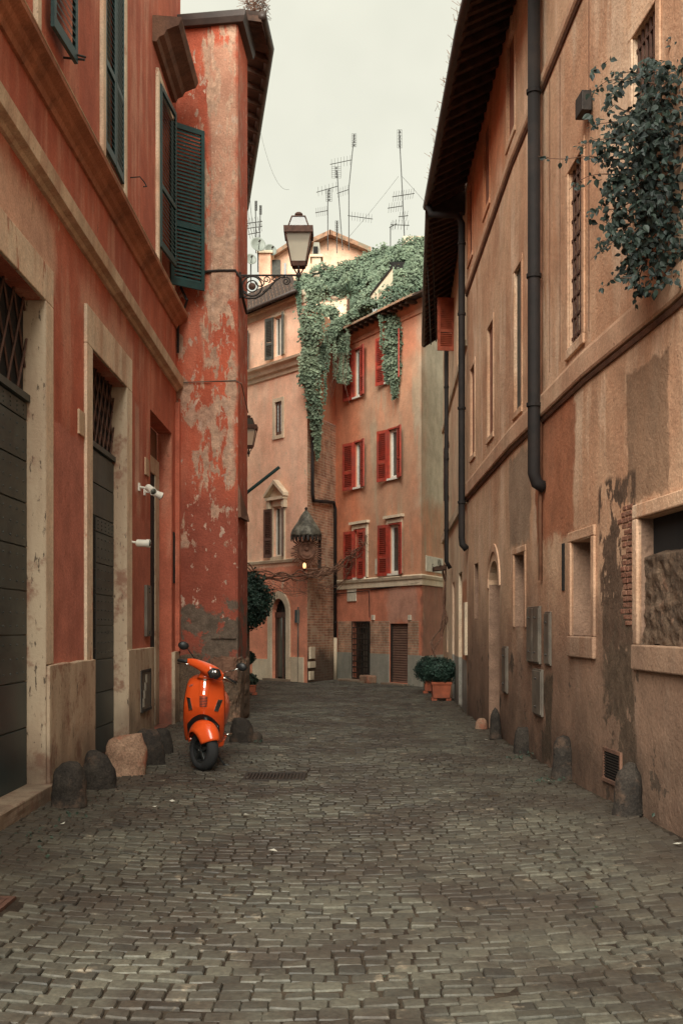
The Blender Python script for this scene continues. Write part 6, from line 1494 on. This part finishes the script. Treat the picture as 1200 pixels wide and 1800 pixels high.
# steering column cover with vents
hcv = MB()
def hc(u, v): z = .655+.325*v; w_ = .040+.034*(v**.8)-(.03*(1-v/.08)**2 if v < .08 else 0); x = (u*2-1)*w_; return shf(x/ro(z)[1], z, .012*(1-abs(u*2-1)**6)+.001)
hcv.grid(hc, 16, 24); hco = hcv.obj('column_cover', M['orange'], sc, smooth=True)
for k in range(7):
    z = .672+.016*k; m = MB(); w_ = .034+.0008*k; y = shf(0, z).y-.0155
    m.hexa([V(-w_,y,z-.0035),V(w_,y,z-.0035),V(w_,y+.01,z-.0035),V(-w_,y+.01,z-.0035),V(-w_,y,z+.0035),V(w_,y,z+.0035),V(w_,y+.01,z+.0035),V(-w_,y+.01,z+.0035)]); m.obj('vent_slot', M['blackplastic'], hco)
m = MB(); a, b = shf(0,.79,.018), shf(0,.925,.018); sd = V(.011,0,0); up = V(0,-.008,0); m.hexa([a-sd*.8,a+sd*.8,a+sd*.8+V(0,.02,0),a-sd*.8+V(0,.02,0),b-sd,b+sd,b+sd+V(0,.02,0),b-sd+V(0,.02,0)]); m.obj('chrome_strip', M['chrome'], hco, bevel=.003)
m = MB(); a = shf(0,.945,.02); m.box(a.x-.017,a.x+.017,a.y-.003,a.y+.02,.928,.962); m.obj('badge', M['chrome'], hco, bevel=.004)
text('Vespa', .042, shf(-.68,.885,.010), (1,.35,.22), (-.35,-1,.15), M['blackplastic'], sc, 'script_lettering', .0008, .4)
# indicators
for sx in (-1, 1):
    m = MB(); P = lambda x, z, o: shf(sx*x, z, o)
    q = [P(.86,.745,.004),P(.60,.738,.006),P(.56,.628,.008),P(.74,.618,.008)] if sx < 0 else [P(.93,.742,.004),P(.70,.745,.006),P(.52,.625,.008),P(.72,.615,.008)]
    if sx < 0: q = [P(.90,.750,.004),P(.70,.745,.006),P(.52,.622,.008),P(.72,.612,.008)]
    o_2 = V(0,-.014,0); m.hexa([q[3],q[2],q[1],q[0]]+[p+o_2 for p in (q[3],q[2],q[1],q[0])]); i_ = m.obj('indicator', M['chrome'], sc, bevel=.004)
    c2 = sum(q, V(0,0,0))/4; m = MB(); qq = [c2+(p-c2)*.78+o_2*1.25 for p in (q[3],q[2],q[1],q[0])]; m.hexa([p+V(0,.01,0) for p in qq]+qq); m.obj('lens', M['smoked'], i_, bevel=.003)
# headset
m = MB()
HS = [(-.185,.06,1.125,.028,.030),(-.14,.045,1.118,.038,.042),(-.08,.03,1.10,.050,.052),(-.02,.015,1.075,.062,.062),(.05,.0,1.045,.074,.072),(.11,-.005,1.02,.072,.070),(.155,.01,1.00,.050,.055),(.185,.03,.988,.028,.032)]
def hs(u, v):
    t = u*(len(HS)-1); i = min(len(HS)-2, int(t)); f = t-i; f = f*f*(3-2*f); a, b = HS[i], HS[i+1]; x, y, z, ry, rz = [a[j]+(b[j]-a[j])*f for j in range(5)]
    an = 2*pi*v; c, s_ = cos(an), sin(an); e_ = .8
    return V(x+.25*0, y+ry*math.copysign(abs(c)**e_, c), z+rz*math.copysign(abs(s_)**e_, s_))
m.grid(hs, 36, 24); m.obj('headset', M['orange'], sc, smooth=True, merge=True)
m = MB()
m.lathe([(.085,0),(.070,.03),(.055,.06),(.05,.12)], V(.0,.10,.955), n=20, sy=.8); m.obj('headset_neck', M['orange'], sc, smooth=True)
hl = V(.10,-.075,1.02); ax = V(.42,-1,-.12).normalized(); xd = V(1,.42,-.2)
m = MB(); m.lathe([(.062,-.03),(.074,-.01),(.074,.01),(.064,.016)], hl, axis=ax, n=6, xdir=xd, sy=.86); h_ = m.obj('headlight', M['blackplastic'], sc, bevel=.006)
m = MB(); m.lathe([(.054,.008),(.046,.020),(.025,.028),(.001,.031)], hl, axis=ax, n=18, xdir=xd, sy=.84, cap=False); m.obj('lens', M['smoked'], h_, smooth=True)
m = MB(); m.lathe([(.028,.012),(.016,.030),(.001,.034)], hl+V(.004,0,.016), axis=ax, n=14, cap=False); m.obj('reflector', M['chrome'], h_, smooth=True)
def grip(a, b, name='grip'): m = MB(); m.tube([a, a.lerp(b,.1), a.lerp(b,.9), b], [.014,.019,.019,.016], 10); m.obj(name, M['blackplastic'], sc, smooth=True)
grip(V(-.185,.06,1.122), V(-.285,.10,1.130)); grip(V(.185,.04,.985), V(.30,.12,.925))
m = MB(); m.tube([V(-.15,.03,1.10),V(-.20,.03,1.098),V(-.285,.055,1.100)], .0065, 6); m.obj('brake_lever', M['chrome'], sc, smooth=True)
m = MB(); m.tube([V(.16,.02,.99),V(.22,.03,.965),V(.315,.09,.905)], .0065, 6); m.obj('brake_lever', M['chrome'], sc, smooth=True)
for (a, b, c3, axm) in ((V(-.11,.06,1.15),V(-.19,.08,1.25),V(-.235,.06,1.285),V(-.15,1,.1)), (V(.18,.05,1.03),V(.30,.08,1.07),V(.355,.07,1.10),V(.2,1,0))):
    m = MB(); m.tube([a, b, c3], .006, 6); st_ = m.obj('mirror_stem', M['chrome'] if a.x > 0 else M['blackplastic'], sc, smooth=True)
    m = MB(); m.lathe([(.001,-.018),(.03,-.016),(.046,-.006),(.048,.008),(.044,.014)], c3, axis=axm, n=20, sx=1.15, sy=.9, xdir=(1,0,-.25)); m.obj('mirror', M['blackplastic'], sc, smooth=True)
    m = MB(); m.lathe([(.044,.015),(.001,.0155)], c3, axis=axm, n=20, sx=1.1, sy=.85, xdir=(1,0,-.25)); m.obj('mirror_glass', M['glass'], sc)
# rear body, seat, floor, rear wheel
m = MB(); m.box(-.15,.15,.28,.72,.27,.31); m.obj('floorboard', M['orange'], sc, bevel=.02)
for sx in (-1,1):
    m = MB()
    def cw(u, v): th = 2*pi*u; ph = pi*(v-.5); return V(sx*.095+.115*cos(th)*cos(ph), 1.03+.46*sin(th)*cos(ph), .56+.22*sin(ph)+.06*sin(th)*cos(ph))
    m.grid(cw, 28, 16); m.obj('side_cowl', M['orange'], sc, smooth=True, merge=True)
m = MB()
def tl(u, v): th = 2*pi*v; y = .62+.85*u; w_ = .13*(1-.35*abs(u-.4)); return V(w_*cos(th), y, .55+.02*u+.20*sin(th)*(1-.3*u))
m.grid(tl, 16, 20); m.obj('rear_body', M['orange'], sc, smooth=True, merge=True)
m = MB()
def se(u, v): th = 2*pi*v; y = .55+.75*u; w_ = .14*(.55+.45*sin(pi*min(1,.15+u*.8))); return V(w_*cos(th), y, .79+.03*u+.055*sin(th))
m.grid(se, 20, 16); m.obj('seat', M['blackplastic'], sc, smooth=True, merge=True)
rw = bpy.data.objects.new('rear_wheel', None); COL.objects.link(rw); rw.parent = sc; ORG[rw.name] = V(0,0,0)
m = MB(); torus(m, V(0,1.28,.218), .160, .056, squash=1.2); m.obj('tyre', M['rubber'], rw, smooth=True, merge=True)
m = MB(); m.lathe([(.001,-.03),(.12,-.03),(.12,.03),(.001,.03)], V(0,1.28,.218), axis=(1,0,0), n=24); m.obj('rim', M['darkrim'], rw)
m = MB(); m.hexa([V(.10,.3,.20),V(.20,.42,.22),V(.20,.8,.22),V(.10,.8,.18),V(.12,.3,.27),V(.215,.42,.30),V(.215,.8,.30),V(.12,.8,.28)]); m.obj('floor_edge', M['orange'], sc, bevel=.015)
m = MB(); m.tube([V(.19,.6,.33),V(.27,.62,.335)], .016, 8); m.obj('footrest', M['chrome'], sc, smooth=True)
m = MB(); m.tube([V(.05,.62,.20),V(.14,.6,.10),V(.22,.5,.015),V(.30,.48,.01)], .012, 8); m.obj('side_stand', M['blackplastic'], sc, smooth=True)
m = MB(); m.box(-.1,.1,.25,.9,.12,.27); m.obj('underbody', M['blackplastic'], sc, bevel=.02)
m = MB(); m.tube([V(-.06,.1,.98),V(-.09,.02,.90),V(-.1,.08,.80)], .006, 6)
